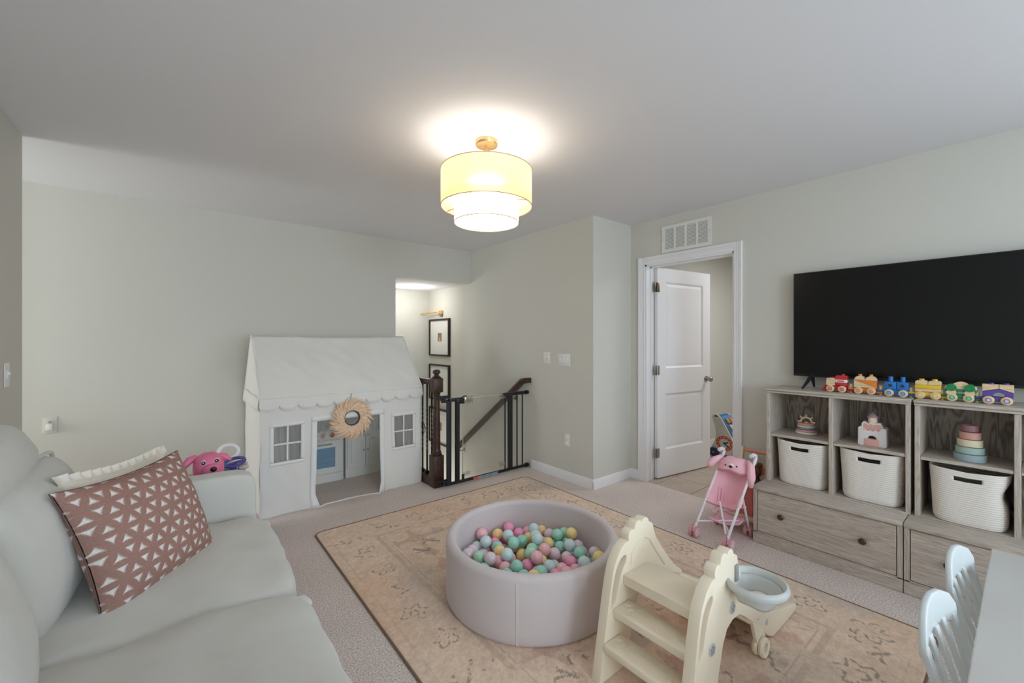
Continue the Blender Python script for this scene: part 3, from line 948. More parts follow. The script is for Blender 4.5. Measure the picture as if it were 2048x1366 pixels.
# extra pillow slumped on top of the back cushions
b = B(); b.puffy((0, 0, 0), (.20, .70, .19), 3.0, (.01, 0, .02), .014, 5, 9, 16, Euler((0.06, math.radians(-25), 0)).to_matrix())
o = obj('bolster_pillow', b, LINEN); o.location = (-.485, 2.02, .925)
tag(o, 'plump pale linen pillow slumped along the top of the sofa back', 'pillow')

# flat throw pillows: a grid sheet front and back
def pillow_bm(W, Hh, T, n=60, pinch=.10, pat=None, puff=0.0):
    b = B(); bm = b.bm; vals = []
    for sgn in (1, -1):
        V = []
        for i in range(n + 1):
            row = []
            for j in range(n + 1):
                u = 2 * i / n - 1; v = 2 * j / n - 1
                x = u * W / 2 * (1 - pinch * (1 - v * v) * abs(u) ** 3); z = v * Hh / 2 * (1 - pinch * (1 - u * u) * abs(v) ** 3)
                th = T / 2 * ((1 - abs(u) ** 2.4) * (1 - abs(v) ** 2.4)) ** .62
                th += .006 * mnoise.noise(Vector((u * 2.5, v * 2.5, sgn * 3.0))) * (1 - u ** 4) * (1 - v ** 4)
                pv = pat(x, z) if pat else 0
                if sgn > 0: th += puff * pv
                row.append(bm.verts.new((x, -sgn * th, z))); vals.append(pv)
            V.append(row)
        for i in range(n):
            for j in range(n):
                q = (V[i][j], V[i + 1][j], V[i + 1][j + 1], V[i][j + 1])
                bm.faces.new(q if sgn > 0 else q[::-1])
    return b, vals
def pose_pillow(name, label, bl, az, tilt, roll, W, Hh, T, material, pat=None, cols=None, puff=0, n=60):
    t = thing(name, label, 'pillow', bl)
    R = Matrix.Rotation(az, 4, 'Z') @ Matrix.Rotation(-tilt, 4, 'X') @ Matrix.Rotation(-roll, 4, 'Y')
    b, vals = pillow_bm(W, Hh, T, n, pat=pat, puff=puff)
    me = bpy.data.meshes.new('cover'); 
    for v in b.bm.verts: v.co = R @ (v.co + Vector((W / 2, 0, Hh / 2)))
    b.bm.to_mesh(me); b.bm.free()
    if cols is not None:
        va = np.array(vals)[:, None]
        cc = np.array(cols[0][:3]) * (1 - va) + np.array(cols[1][:3]) * va
        color_attr(me, 'print', np.concatenate([cc, np.ones_like(va)], 1))
    me.polygons.foreach_set('use_smooth', [True] * len(me.polygons)); me.materials.append(material)
    o = obj('cover', me, None, t)
    return t, R, W, Hh
A_ = .058
def petals(x, z):
    """petal lattice: 1 on a petal, 0 in the three-pointed gaps"""
    r = []
    x = x + .013; z = z + .01
    h = A_ * math.sqrt(3) / 2
    j0 = math.floor(z / h)
    cnt = []
    for j in range(j0 - 2, j0 + 4):
        off = .5 * A_ * (j % 2)
        i0 = math.floor((x - off) / A_)
        for i in range(i0 - 2, i0 + 4):
            cnt.append(math.hypot(x - (i * A_ + off), z - j * h))
    cnt.sort()
    return max(0.0, min(1.0, (A_ * 1.05 - cnt[3]) / (A_ * .035) + .5))
t, R, W_, H_ = pose_pillow('throw_pillow', 'dusty rust throw pillow with white three-pointed petal pattern on the sofa', (-.170, 1.765, .440), .925, .36, 0.0, .50, .45, .19,
    mat('chenille', rgb(150, 110, 100), .95, nscale=220, namt=.25, stretch=(1, 1, 3), bscale=250, bstr=.4, attr='print', spec=.1), petals, (rgb(226, 222, 216), rgb(160, 124, 114)), .004, 150)
b = B(); n = 80; pts = []
for i in range(n):
    q = 4 * i / n; k = int(q); f_ = q - k
    u, v = [(2 * f_ - 1, -1), (1, 2 * f_ - 1), (1 - 2 * f_, 1), (-1, 1 - 2 * f_)][k]
    x = u * W_ / 2 * (1 - .10 * (1 - v * v) * abs(u) ** 3); z = v * H_ / 2 * (1 - .10 * (1 - u * u) * abs(v) ** 3)
    pts.append(R @ Vector((x + W_ / 2, .003, z + H_ / 2)))
b.tube(pts, .0026, 6, True); obj('piping', b, mat('pillow_piping', rgb(112, 86, 80), .9), t)
t, R, W_, H_ = pose_pillow('ruffle_pillow', 'cream pillow with a ruffled edge tucked behind the rust pillow', (-.155, 1.90, .478), 1.03, .44, -.05, .46, .42, .13,
    mat('cream_stripe', rgb(232, 226, 214), .9, nscale=60, namt=.05, stretch=(1, 1, 12), bscale=200, bstr=.3), n=40)
b = B()
def ruffle(u, v):
    q = 4 * u; k = int(q) % 4; f_ = q - int(q)
    uu, vv = [(2 * f_ - 1, -1), (1, 2 * f_ - 1), (1 - 2 * f_, 1), (-1, 1 - 2 * f_)][k]
    x = uu * W_ / 2 * (1 - .10 * (1 - vv * vv) * abs(uu) ** 3); z = vv * H_ / 2 * (1 - .10 * (1 - uu * uu) * abs(vv) ** 3)
    e_ = .026 * v
    l_ = math.hypot(uu, vv)
    ox = uu if abs(uu) > .97 else uu * .2; oz = vv if abs(vv) > .97 else vv * .2
    return R @ Vector((x + ox * e_ + W_ / 2 + .003 * math.sin(u * 300) * v, .010 * v * math.sin(u * 2 * PI * 46), z + oz * e_ + H_ / 2))
b.grid(ruffle, 460, 3, True); obj('ruffle', b, mat('cream_stripe', None), t, recalc=False)

def shift(b, p): bmesh.ops.translate(b.bm, verts=b.bm.verts, vec=(-p[0], -p[1], -p[2])); return b

# ------------------------------------------------------------------ play tent house
TL, TR, TF, TB = .482, 1.782, 3.56, 4.375
EZ, RZ, RY = .895, 1.366, 3.97
CANVAS = sheer('canvas', rgb(248, 247, 243), 1.0, .24)
CTRIM = sheer('canvas_trim', rgb(250, 250, 248), 1.0, .14)
TULLE = sheer('tulle', rgb(222, 222, 224), .45, .5)
P0 = ((TL + TR) / 2, (TF + TB) / 2, 0)
t = thing('play_tent', 'white canvas play house tent with scalloped roof edge and two windows', 'tent', P0)
def fold(x, z, s, amp):
    p = Vector((x * 5, z * 3.2, s))
    return amp * (mnoise.noise(p) + .5 * mnoise.noise(p * 2.3)) + amp * .7 * mnoise.noise(Vector((x * 9 + z * 7, z * 2 - x * 2, s + 9)))
W1 = (.572, .760, .405, .672); W2 = (1.517, 1.695, .372, .648)
DR = (.878, 1.382, .012, .682)
def sub(brk, d):
    out = []
    for a, c in zip(brk, brk[1:]):
        k = max(1, round((c - a) / d)); out += [a + (c - a) * i / k for i in range(k)]
    return out + [brk[-1]]
xs_ = sub(sorted({TL, W1[0], W1[1], DR[0], DR[1], W2[0], W2[1], TR}), .022)
zs_ = sub(sorted({0.0, DR[2], W1[2], W1[3], W2[2], W2[3], DR[3], EZ + .0}), .022)
def front_pt(x, z):
    """the front sheet hangs loosely: it sweeps outward beside the door and folds low down"""
    k = max(0, 1 - z / .75)
    y = TF + fold(x, z, 1.0, .014) * min(1, .3 + k)
    xx = x
    if DR[0] - .3 < x <= DR[0] + .001: xx -= .014 * k * (1 - (DR[0] - x) / .3)
    if DR[1] - .001 <= x < DR[1] + .3: xx += .014 * k * (1 - (x - DR[1]) / .3)
    if z < .1 and (abs(x - DR[0]) < .06 or abs(x - DR[1]) < .06):
        kk = (1 - z / .1) * (1 - min(abs(x - DR[0]), abs(x - DR[1])) / .06); y -= .03 * kk
        xx += (.03 if abs(x - DR[0]) < .06 else -.03) * kk
    return Vector((xx, y, z))
b = B(); vid = {}
def gv(x, z):
    if (x, z) not in vid: vid[(x, z)] = b.bm.verts.new(front_pt(x, z))
    return vid[(x, z)]
for xa, xb in zip(xs_, xs_[1:]):
    for za, zb in zip(zs_, zs_[1:]):
        mx_, mz_ = (xa + xb) / 2, (za + zb) / 2
        if any(h[0] < mx_ < h[1] and h[2] < mz_ < h[3] for h in (W1, W2, DR)): continue
        b.bm.faces.new((gv(xa, za), gv(xb, za), gv(xb, zb), gv(xa, zb)))
def cloth(name, b, m, parent, th=.0025, **k):
    me = mesh_of(shift(b, P0), name, m, angle=2.5, **k)
    o = obj(name, me, None, parent)
    md = o.modifiers.new('thick', 'SOLIDIFY'); md.thickness = th; md.offset = 0
    return o
fp = cloth('front_panel', b, CANVAS, t)
# side panels
for nm_, xx in (('side_panel', TL), ('side_panel', TR)):
    b = B(); b.grid(lambda u, v: Vector((xx + fold(u * .8, v * .9, xx * 7, .007), TF + (TB - TF) * u, v * EZ)), 30, 30); cloth(nm_, b, CANVAS, t)
b = B(); b.grid(lambda u, v: Vector((TL + (TR - TL) * u, TB + fold(u, v, 21, .004), v * EZ)), 40, 30); cloth('rear_panel', b, CANVAS, t)
# roof: two slopes and two gables, sagging a little along the ridge
def slope(ya, sgn):
    def f(u, v):
        x = TL - .004 + (TR - TL + .008) * u
        y = ya + (RY - ya) * v; z = EZ + (RZ - EZ) * v
        z -= .012 * math.sin(PI * u) * v
        k = fold(u * 1.4, v, sgn, .011) + .004 * math.sin(18 * v + 6 * u) * (1 - abs(2 * u - 1)) * .4
        return Vector((x, y - sgn * .012 * math.sin(PI * v) * 0 + k * -sgn, z + abs(k) * .3))
    return f
b = B(); b.grid(slope(TF - .006, 1), 60, 28); cloth('roof_slope', b, CANVAS, t)
b = B(); b.grid(slope(TB + .004, -1), 40, 20); cloth('roof_slope', b, CANVAS, t)
for xx in (TL - .004, TR + .004):
    b = B()
    def gab(u, v):
        y = TF + (TB - TF) * u; y = y + (RY - y) * v
        return Vector((xx + fold(u, v, xx * 3, .004), y, EZ + (RZ - EZ) * v))
    b.grid(gab, 20, 20); cloth('gable', b, CANVAS, t)
    b = B(); b.tube([(xx, TF - .006, EZ), (xx, RY, RZ), (xx, TB + .004, EZ)], .006, 6); obj('seam_binding', shift(b, P0), CANVAS, t)
# scalloped valances
def valance(fn, n, name):
    b = B(); m = 14
    def f(u, v):
        q = u * n; k = q - math.floor(q)
        if u >= 1: k = 0
        dep = .060 + .042 * math.sqrt(max(0, 1 - (2 * k - 1) ** 2))
        p = fn(u, dep * v)
        return p
    b.grid(f, n * m, 4); o = cloth(name, b, CANVAS, t, .003)
    bb = B(); pts = [fn(i / (n * m), .060 + .042 * math.sqrt(max(0, 1 - (2 * (i / m - math.floor(i / m)) - 1) ** 2))) for i in range(n * m + 1)]
    bb.tube(pts, .0022, 5); obj('scallop_hem', shift(bb, P0), CTRIM, o)
valance(lambda u, d_: Vector((TL - .006 + (TR - TL + .012) * u, TF - .010 - .12 * d_ + .004 * math.sin(u * 40), EZ - d_ + .004 - .006 * math.sin(PI * u))), 10, 'front_valance')
valance(lambda u, d_: Vector((TL - .008 - .12 * d_, TF - .006 + (TB - TF + .01) * u, EZ - d_ + .004)), 7, 'side_valance')
valance(lambda u, d_: Vector((TR + .008 + .12 * d_, TF - .006 + (TB - TF + .01) * u, EZ - d_ + .004)), 7, 'side_valance')
b = B(); b.tube([(TL - .006 + (TR - TL + .012) * i / 20, TF - .011, EZ + .003 - .006 * math.sin(PI * i / 20)) for i in range(21)], .0045, 6); obj('eave_binding', shift(b, P0), CTRIM, t)
# window trims with crossed bars, net behind
def strip(b, p, q, wd, off=-.004, n=6):
    """a sewn band between two points of the front sheet, wd wide"""
    d = Vector((q[0] - p[0], q[1] - p[1])); l_ = d.length; d /= l_; nr = Vector((-d.y, d.x))
    def f(u, v):
        a = Vector(p) + d * l_ * u + nr * wd * (v - .5)
        c = front_pt(a.x, max(0.0, a.y)); c.y += off - .001; c.z = max(.004, c.z)
        return c
    b.grid(f, max(n, int(l_ / .02)), 2)
for wi, W in enumerate((W1, W2)):
    b = B(); f_ = .026
    strip(b, (W[0] - f_, W[3] + f_ / 2), (W[1] + f_, W[3] + f_ / 2), f_); strip(b, (W[0] - f_, W[2] - f_ / 2), (W[1] + f_, W[2] - f_ / 2), f_)
    strip(b, (W[0] - f_ / 2, W[2]), (W[0] - f_ / 2, W[3]), f_); strip(b, (W[1] + f_ / 2, W[2]), (W[1] + f_ / 2, W[3]), f_)
    xm, zm = (W[0] + W[1]) / 2, (W[2] + W[3]) / 2
    strip(b, (xm, W[2]), (xm, W[3]), .013); strip(b, (W[0], zm), (W[1], zm), .013)
    o = cloth('window_trim', b, CTRIM, t, .003)
    b = B(); b.grid(lambda u, v: Vector((W[0] - .01 + (W[1] - W[0] + .02) * u, TF + .012 + .006 * math.sin(u * 34 + v * 2), W[2] - .05 + (W[3] - W[2] + .06) * v)), 60, 8)
    obj('window_net', shift(b, P0), TULLE, o, angle=3)
b = B(); f_ = .044
strip(b, (DR[0] - f_, DR[3] + f_ / 2), (DR[1] + f_, DR[3] + f_ / 2), f_)
strip(b, (DR[0] - f_ / 2, DR[2]), (DR[0] - f_ / 2, DR[3]), f_); strip(b, (DR[1] + f_ / 2, DR[2]), (DR[1] + f_ / 2, DR[3]), f_)
cloth('door_trim', b, CTRIM, t, .003)
# tied-back sheer curtains in the doorway
for sg in (-1, 1):
    xe = DR[0] if sg < 0 else DR[1]; xm = (DR[0] + DR[1]) / 2
    b = B()
    def cur(u, v):
        top = Vector((xe + (xm - xe) * u, 0, DR[3] + .02)); low = Vector((xe - sg * 0 + (xm - xe) * .10 * u, 0, DR[3] - .17 - .03 * u))
        top.x = xe + (xm - xe) * .72 * u; p = top.lerp(low, v); sag = math.sin(PI * v) * .045 * u
        p.z -= sag; p.y = TF + .016 + .008 * math.sin(u * 40) * (1 - .5 * v)
        return p
    b.grid(cur, 50, 14); obj('door_sheer', shift(b, P0), TULLE, t, angle=3)

# wreath of dried plumes
t = thing('pampas_wreath', 'beige dried pampas grass wreath hung over the tent doorway', 'wreath', (1.142, TF - .035, .682))
b = B(); b.tube([(.060 * math.cos(a), .012, .060 * math.sin(a)) for a in [2 * PI * i / 40 for i in range(40)]], .005, 6, True)
obj('wire_ring', b, BLACK, t)
b = B(); b.tube([(0, .012, .062), (-.02, .016, .12), (0, .018, .20)], .0015, 5); obj('hanging_cord', b, BLACK, t)
rnd = random.Random(2)
b = B()
for i in range(620):
    a = rnd.random() * 2 * PI; sw = a - (.75 + .25 * rnd.random())
    r0 = .062 + rnd.random() * .012
    ln = (.072 + .065 * rnd.random()) * (1.12 if math.sin(a) < -.3 else 1.0)
    p0 = Vector((r0 * math.cos(a), -.004 + .012 * rnd.random(), r0 * math.sin(a)))
    d = Vector((math.cos(sw), -.25 * rnd.random() + .04, math.sin(sw))); d2 = Vector((math.cos(sw - .35), .12 * (rnd.random() - .3), math.sin(sw - .35)))
    p1 = p0 + d * ln * .5; p2 = p1 + d2 * ln * .5
    wd = .0022 + .0026 * rnd.random()
    b.tube([p0, p0.lerp(p1, .5), p1, p1.lerp(p2, .6), p2], [.0012, wd * .8, wd, wd * .7, .0006], 5)
obj('plumes', b, mat('pampas', rgb(238, 210, 180), .95, nscale=60, namt=.22, bscale=300, bstr=.5), t, kind='stuff')

# ------------------------------------------------------------------ toy kitchen in the tent
KW = mat('kitchen_white', rgb(228, 228, 224), .4)
KP = mat('kitchen_panel_line', rgb(170, 170, 166), .5)
COPPER = mat('copper', rgb(196, 128, 82), .3, .8)
kx0, kx1, ky = .915, 1.250, 4.115
t = thing('toy_oven', 'white toy oven with copper knobs and blue-tinted glass inside the tent', 'toy oven', ((kx0 + kx1) / 2, ky, 0))
P = (t.location.x, ky, 0)
b = B(); b.box(kx0, kx1, ky, ky + .235, .0, .395, .004, 2); obj('body', shift(b, P), KW, t)
b = B(); b.box(kx0 - .002, kx1 + .002, ky - .012, ky + .235, .398, .482, .006, 2); pn = obj('control_panel', shift(b, P), KW, t)
for xk in (.985, 1.062, 1.142, 1.205):
    if xk > 1.18: continue
    b = B(); b.cyl((xk, ky - .012, .440), (xk, ky - .016, .440), .024, seg=24); b.cyl((xk, ky - .016, .440), (xk, ky - .034, .440), .020, .017, 24); b.box(xk - .003, xk + .003, ky - .040, ky - .033, .424, .456, .001, 1)
    obj('knob', shift(b, P), COPPER, pn)
b = B(); b.prism([(kx0 + .008, .085), (kx1 - .012, .085), (kx1 - .012, .388), (kx0 + .008, .388)], ky - .014, ky - .001, 'xz', [[(kx0 + .05, .14), (1.168, .14), (1.168, .325), (kx0 + .05, .325)]], .003, 1); dr = obj('oven_door', shift(b, P), KW, t)
b = B(); b.box(kx0 + .046, 1.172, ky - .008, ky - .003, .136, .329); obj('oven_glass', shift(b, P), mat('blue_glass', rgb(120, 156, 180), .12, nscale=3, namt=.2, spec=.7), dr)
b = B()
for z in (.185, .235): b.cyl((kx0 + .05, ky - .0085, z), (1.168, ky - .0085, z), .0012, seg=6)
obj('rack_line', shift(b, P), mat('rack_grey', rgb(120, 130, 138), .4), dr)
b = B(); b.cyl((.955, ky - .03, .358), (1.135, ky - .03, .358), .006, seg=12)
for xk in (.965, 1.125): b.cyl((xk, ky - .03, .358), (xk, ky - .013, .358), .004, seg=8)
obj('oven_handle', shift(b, P), NICKEL, dr)
b = B(); b.box(kx0 + .008, kx1 - .012, ky - .008, ky, .0, .078, .003, 1); obj('kick_panel', shift(b, P), KW, t)

cx0, cx1 = 1.268, 1.640
t = thing('toy_cupboard', 'white toy kitchen cupboard with two panelled doors inside the tent', 'toy cupboard', ((cx0 + cx1) / 2, ky, 0))
P = (t.location.x, ky, 0)
b = B(); b.box(cx0, cx1, ky, ky + .235, 0, .405, .003, 1); obj('body', shift(b, P), KW, t)
b = B(); b.box(cx0 - .004, cx1 + .004, ky - .012, ky + .235, .405, .425, .004, 2); obj('worktop', shift(b, P), KW, t)
b = B(); b.box(cx0, cx1, ky + .215, ky + .235, .425, .66, .003, 1); obj('splashback', shift(b, P), KW, t)
xm = (cx0 + cx1) / 2
for a0, a1, kx in ((cx0 + .012, xm - .002, xm - .020), (xm + .002, cx1 - .012, xm + .020)):
    b = B(); b.prism(panel_poly(a0, a1, .098, .392), ky - .014, ky - .001, 'xz', [panel_poly(a0 + .035, a1 - .035, .133, .357)], .003, 1); dr = obj('cupboard_door', shift(b, P), KW, t)
    b = B(); b.prism(panel_poly(a0 + .042, a1 - .042, .140, .350), ky - .011, ky - .003, 'xz', (), .004, 2); b.box(a0 + .03, a1 - .03, ky - .006, ky - .002, .128, .362); obj('door_field', shift(b, P), KW, dr)
    b = B(); b.cyl((kx, ky - .013, .255), (kx, ky - .022, .255), .004, seg=8); b.ball((kx, ky - .026, .255), .008, seg=12, rings=8); obj('knob', shift(b, P), NICKEL, dr)

# ------------------------------------------------------------------ stair guard: newel, rail, balusters
NXp, NYp = 1.846, 3.382
t = thing('newel_post', 'dark walnut turned newel post with ball finial at the stair head', 'newel post', (NXp, NYp, 0))
b = B(); b.box(-.05, .05, -.05, .05, 0, .285, .004, 2)
b.lathe([(.046, .285), (.050, .295), (.040, .305), (.044, .315), (.036, .325), (.035, .36), (.033, .55), (.028, .80), (.027, .815), (.036, .825), (.030, .835), (.038, .85), (.038, .858)], seg=28)
b.box(-.046, .046, -.046, .046, .855, .985, .008, 2)
b.lathe([(.040, .985), (.043, .992), (.030, 1.000), (.022, 1.008), (.020, 1.018), (.034, 1.030), (.036, 1.040), (.030, 1.052), (.020, 1.060), (.0, 1.064)], seg=28)
obj('turned_post', b, WALNUT, t)
t = thing('stair_railing', 'walnut rail on twisted black iron balusters behind the tent', 'railing', (1.845, 3.88, 0))
P = (1.845, 3.88, 0)
b = B(); b.box(1.797, 1.893, 3.434, YB - .001, .0, .075, .004, 1); obj('kerb', shift(b, P), WALNUT_Y, t)
b = B(); b.prism([(1.815, .918), (1.879, .918), (1.883, .93), (1.879, .948), (1.871, .966), (1.847, .974), (1.823, .966), (1.815, .948), (1.811, .93)], 3.430, YB - .001, 'xz', (), .003, 1); obj('handrail', shift(b, P), WALNUT_Y, t)
def baluster(y, basket=False):
    b = B(); n = 60; V = []
    h_ = .0065
    for i in range(n + 1):
        z = .075 + (.918 - .075) * i / n
        tw = max(0, min(1, (z - .28) / .42)) * PI * 5
        V.append([b.bm.verts.new((1.845 + h_ * 1.35 * math.cos(tw + k * PI / 2 + PI / 4), y + h_ * 1.35 * math.sin(tw + k * PI / 2 + PI / 4), z)) for k in range(4)])
    for i in range(n):
        for k in range(4): b.bm.faces.new((V[i][k], V[i][(k + 1) % 4], V[i + 1][(k + 1) % 4], V[i + 1][k]))
    b.box(1.830, 1.860, y - .015, y + .015, .075, .10, .003, 1)
    if basket:
        for k in range(4):
            b.tube([(1.845 + .026 * math.sin(PI * q / 12) * math.cos(k * PI / 2 + q * .25), y + .026 * math.sin(PI * q / 12) * math.sin(k * PI / 2 + q * .25), .42 + .13 * q / 12) for q in range(13)], .003, 5)
    return obj('baluster', shift(b, P), BLACK, t, smooth=False)
for i in range(10): baluster(3.470 + .092 * i, i in (2, 5, 8))

# wall handrail
t = thing('wall_handrail', 'dark walnut handrail slanting down the stair wall on brass brackets', 'handrail', (2.82, 3.30, .9))
P = (2.82, 3.30, .9)
b = B()
sec = [(-.022, -.03), (.022, -.03), (.024, .0), (.016, .026), (-.016, .026), (-.024, .0)]
path = [Vector((2.815, 3.262, .912)), Vector((2.815, 3.318, .905)), Vector((2.815, 4.62, -.055))]
V = []
for i, p in enumerate(path):
    d = (path[min(i + 1, 2)] - path[max(i - 1, 0)]).normalized(); up = Vector((1, 0, 0)).cross(d)
    V.append([b.bm.verts.new(p + Vector((a, 0, 0)) + up * c) for a, c in sec])
for A, C in zip(V, V[1:]):
    for k in range(6): b.bm.faces.new((A[k], A[(k + 1) % 6], C[(k + 1) % 6], C[k]))
b.bm.faces.new(V[0]); b.bm.faces.new(V[-1][::-1])
b.box(2.80, XS - .001, 3.255, 3.30, .885, .935, .004, 1)
obj('rail', shift(b, P), WALNUT_Y, t, smooth=False)
for yy in (3.50, 4.56):
    zz = .905 - (yy - 3.318) * .737 - .04
    b = B(); b.cyl((XS, yy, zz - .03), (XS - .006, yy, zz - .03), .025, seg=16); b.tube([(XS - .004, yy, zz - .03), (XS - .04, yy, zz - .035), (XS - .068, yy, zz - .02), (XS - .072, yy, zz + .012)], .007, 8)
    obj('bracket', shift(b, P), NICKEL, t)

# safety gate with clear panel
GY = 3.30
t = thing('safety_gate', 'black metal stair gate with clear acrylic door and threshold label', 'gate', (2.37, GY, 0))
P = (2.37, GY, 0)
def gp(name, b, m, par=None, **k): return obj(name, shift(b, P), m, par or t, **k)
b = B(); b.box(1.885, 2.84, GY - .012, GY + .012, .012, .036, .003, 1); gp('threshold_bar', b, BLACK)
b = B(); b.box(1.995, 2.036, GY - .014, GY + .014, .03, .775, .004, 1); gp('latch_post', b, BLACK)
b = B(); b.box(2.612, 2.662, GY - .014, GY + .014, .03, .775, .004, 1); gp('hinge_post', b, BLACK)
b = B(); b.box(1.925, 2.062, GY - .016, GY + .016, .768, .800, .005, 2); b.box(2.00, 2.085, GY - .018, GY + .018, .742, .792, .005, 2); b.tube([(2.05, GY - .005, .792), (2.085, GY - .01, .81), (2.11, GY - .01, .808)], .006, 6); gp('latch', b, BLACK)
b = B(); b.box(2.545, 2.822, GY - .016, GY + .016, .768, .800, .005, 2); gp('top_rail', b, BLACK)
for x, z0_, z1_ in ((1.945, .03, .77), (2.572, .03, .77), (2.728, .03, .77), (2.800, .03, .77)):
    b = B(); b.cyl((x, GY, z0_), (x, GY, z1_), .0075, seg=10); gp('bar', b, BLACK)
ACR = clear('acrylic', (.97, .975, .97, 1), .05)
b = B(); b.box(2.075, 2.560, GY - .003, GY + .003, .055, .788); pn = gp('clear_panel', b, ACR)
EDGE = mat('acrylic_edge', rgb(205, 206, 204), .2)
b = B()
b.box(2.0735, 2.0765, GY - .004, GY + .004, .055, .788); b.box(2.0765, 2.56, GY - .004, GY + .004, .7865, .789)
gp('panel_edge', b, EDGE, pn)
CL = clear('clear_plastic', (.90, .90, .90, 1), .25)
for bx in ((2.085, 2.18, .735, .80), (2.505, 2.57, .745, .80), (2.50, 2.565, .075, .115), (2.085, 2.15, .07, .10)):
    b = B(); b.box(bx[0], bx[1], GY - .012, GY + .012, bx[2], bx[3], .004, 2); h_ = gp('panel_clamp', b, CL, pn)
b = B(); b.box(2.125, 2.165, GY - .0135, GY - .0125, .750, .766); b.box(2.515, 2.555, GY - .0135, GY - .0125, .762, .776); gp('clamp_mark', b, mat('label_grey', rgb(120, 122, 122), .5), pn)
for x, z in ((2.845, .785), (2.845, .026), (1.885, .785), (1.885, .05)):
    sg = 1 if x > 2.4 else -1
    b = B(); b.cyl((x - sg * .03, GY, z), (x + sg * .02, GY, z), .008, seg=12); b.cyl((x, GY, z), (x + sg * .012, GY, z), .024, .018, 18); b.cyl((x + sg * .012, GY, z), (x + sg * .030, GY, z), .020, .020, 18)
    gp('pressure_pad', b, BLACK)
b = B(); b.box(1.885, 1.915, GY - .040, GY - .022, .03, .78, .003, 1); b.cyl((1.90, GY - .03, .60), (1.90, GY - .045, .60), .006, seg=8); gp('adapter_bar', b, mat('gate_dark_blue', rgb(34, 38, 50), .4))
b = B(); b.box(NXp - .056, NXp + .056, GY - .010, GY + .004, .05, .075, .003, 1); b.box(NXp - .056, NXp + .070, GY - .010, GY + .004, .80, .83, .003, 1); gp('newel_strap', b, BLACK)
b = B(); b.box(2.068, 2.086, GY - .012, GY + .012, .03, .085, .003, 1); gp('lower_pivot', b, BLACK)
b = B(); b.box(2.245, 2.475, GY - .0135, GY - .0125, .014, .034); lb = gp('label_strip', b, mat('label_blue', rgb(168, 190, 206), .5))
b = B(); b.box(2.185, 2.245, GY - .0138, GY - .0125, .013, .035); gp('label_patch', b, mat('label_orange', rgb(214, 106, 72), .5), lb)
b = B(); rnd = random.Random(4); x = 2.252
while x < 2.465:
    wd = .006 + .008 * rnd.random(); b.box(x, x + wd, GY - .0142, GY - .0136, .020, .029); x += wd + .005
gp('label_mark', b, mat('label_navy', rgb(60, 78, 110), .5), lb)

# pictures on the stair wall
FRAME = mat('frame_dark', rgb(46, 30, 24), .4)
def picture(label, y0, y1, z0, z1):
    t = thing('framed_print', label, 'picture', (XS, (y0 + y1) / 2, (z0 + z1) / 2), group='framed pictures up the stair wall')
    hy, hz = (y1 - y0) / 2, (z1 - z0) / 2; f_ = .022
    b = B(); b.prism(panel_poly(-hy, hy, -hz, hz), -.030, 0, 'yz', [panel_poly(-hy + f_, hy - f_, -hz + f_, hz - f_)], .002, 1); obj('frame', b, FRAME, t)
    b = B(); b.box(-.012, -.004, -hy + f_ * .8, hy - f_ * .8, -hz + f_ * .8, hz - f_ * .8); obj('mat_board', b, mat('mat_board', rgb(226, 226, 222), .8), t)
    b = B(); b.box(-.0135, -.012, -.062, .042, -.055, .062); o = obj('print', b, mat('print_sepia', rgb(150, 124, 96), .7, nscale=30, namt=.5), t)
    b = B(); b.box(-.0142, -.0135, -.03, .01, -.05, .0); obj('print_detail', b, mat('print_tan', rgb(204, 164, 112), .7, nscale=40, namt=.4), o)
picture('dark framed print under the brass picture light, topmost on the stair wall', 4.902, 5.469, 1.108, 1.628)
picture('dark framed print behind the newel post, middle of the stair wall three', 4.902, 5.469, .488, .990)
picture('dark framed print seen between the gate bars, lowest on the stair wall', 4.902, 5.469, -.126, .371)
t = thing('picture_light', 'brass swing-arm picture light above the topmost framed print', 'light', (XS, 5.14, 1.71))
b = B(); b.box(-.03, 0, -.045, .045, -.022, .03, .004, 2); obj('mount', b, mat('picture_brass', rgb(224, 176, 104), .4, .6), t)
b = B(); b.box(-.02, 0, -.035, .035, -.05, -.022, .003, 1); obj('junction', b, mat('label_grey', None), t)
b = B(); b.cyl((-.02, .0, .004), (-.075, .10, .010), .007, seg=10); b.cyl((-.07, .05, .006), (-.12, .42, -.002), .011, .009, 12); obj('arm', b, mat('picture_brass', None), t)

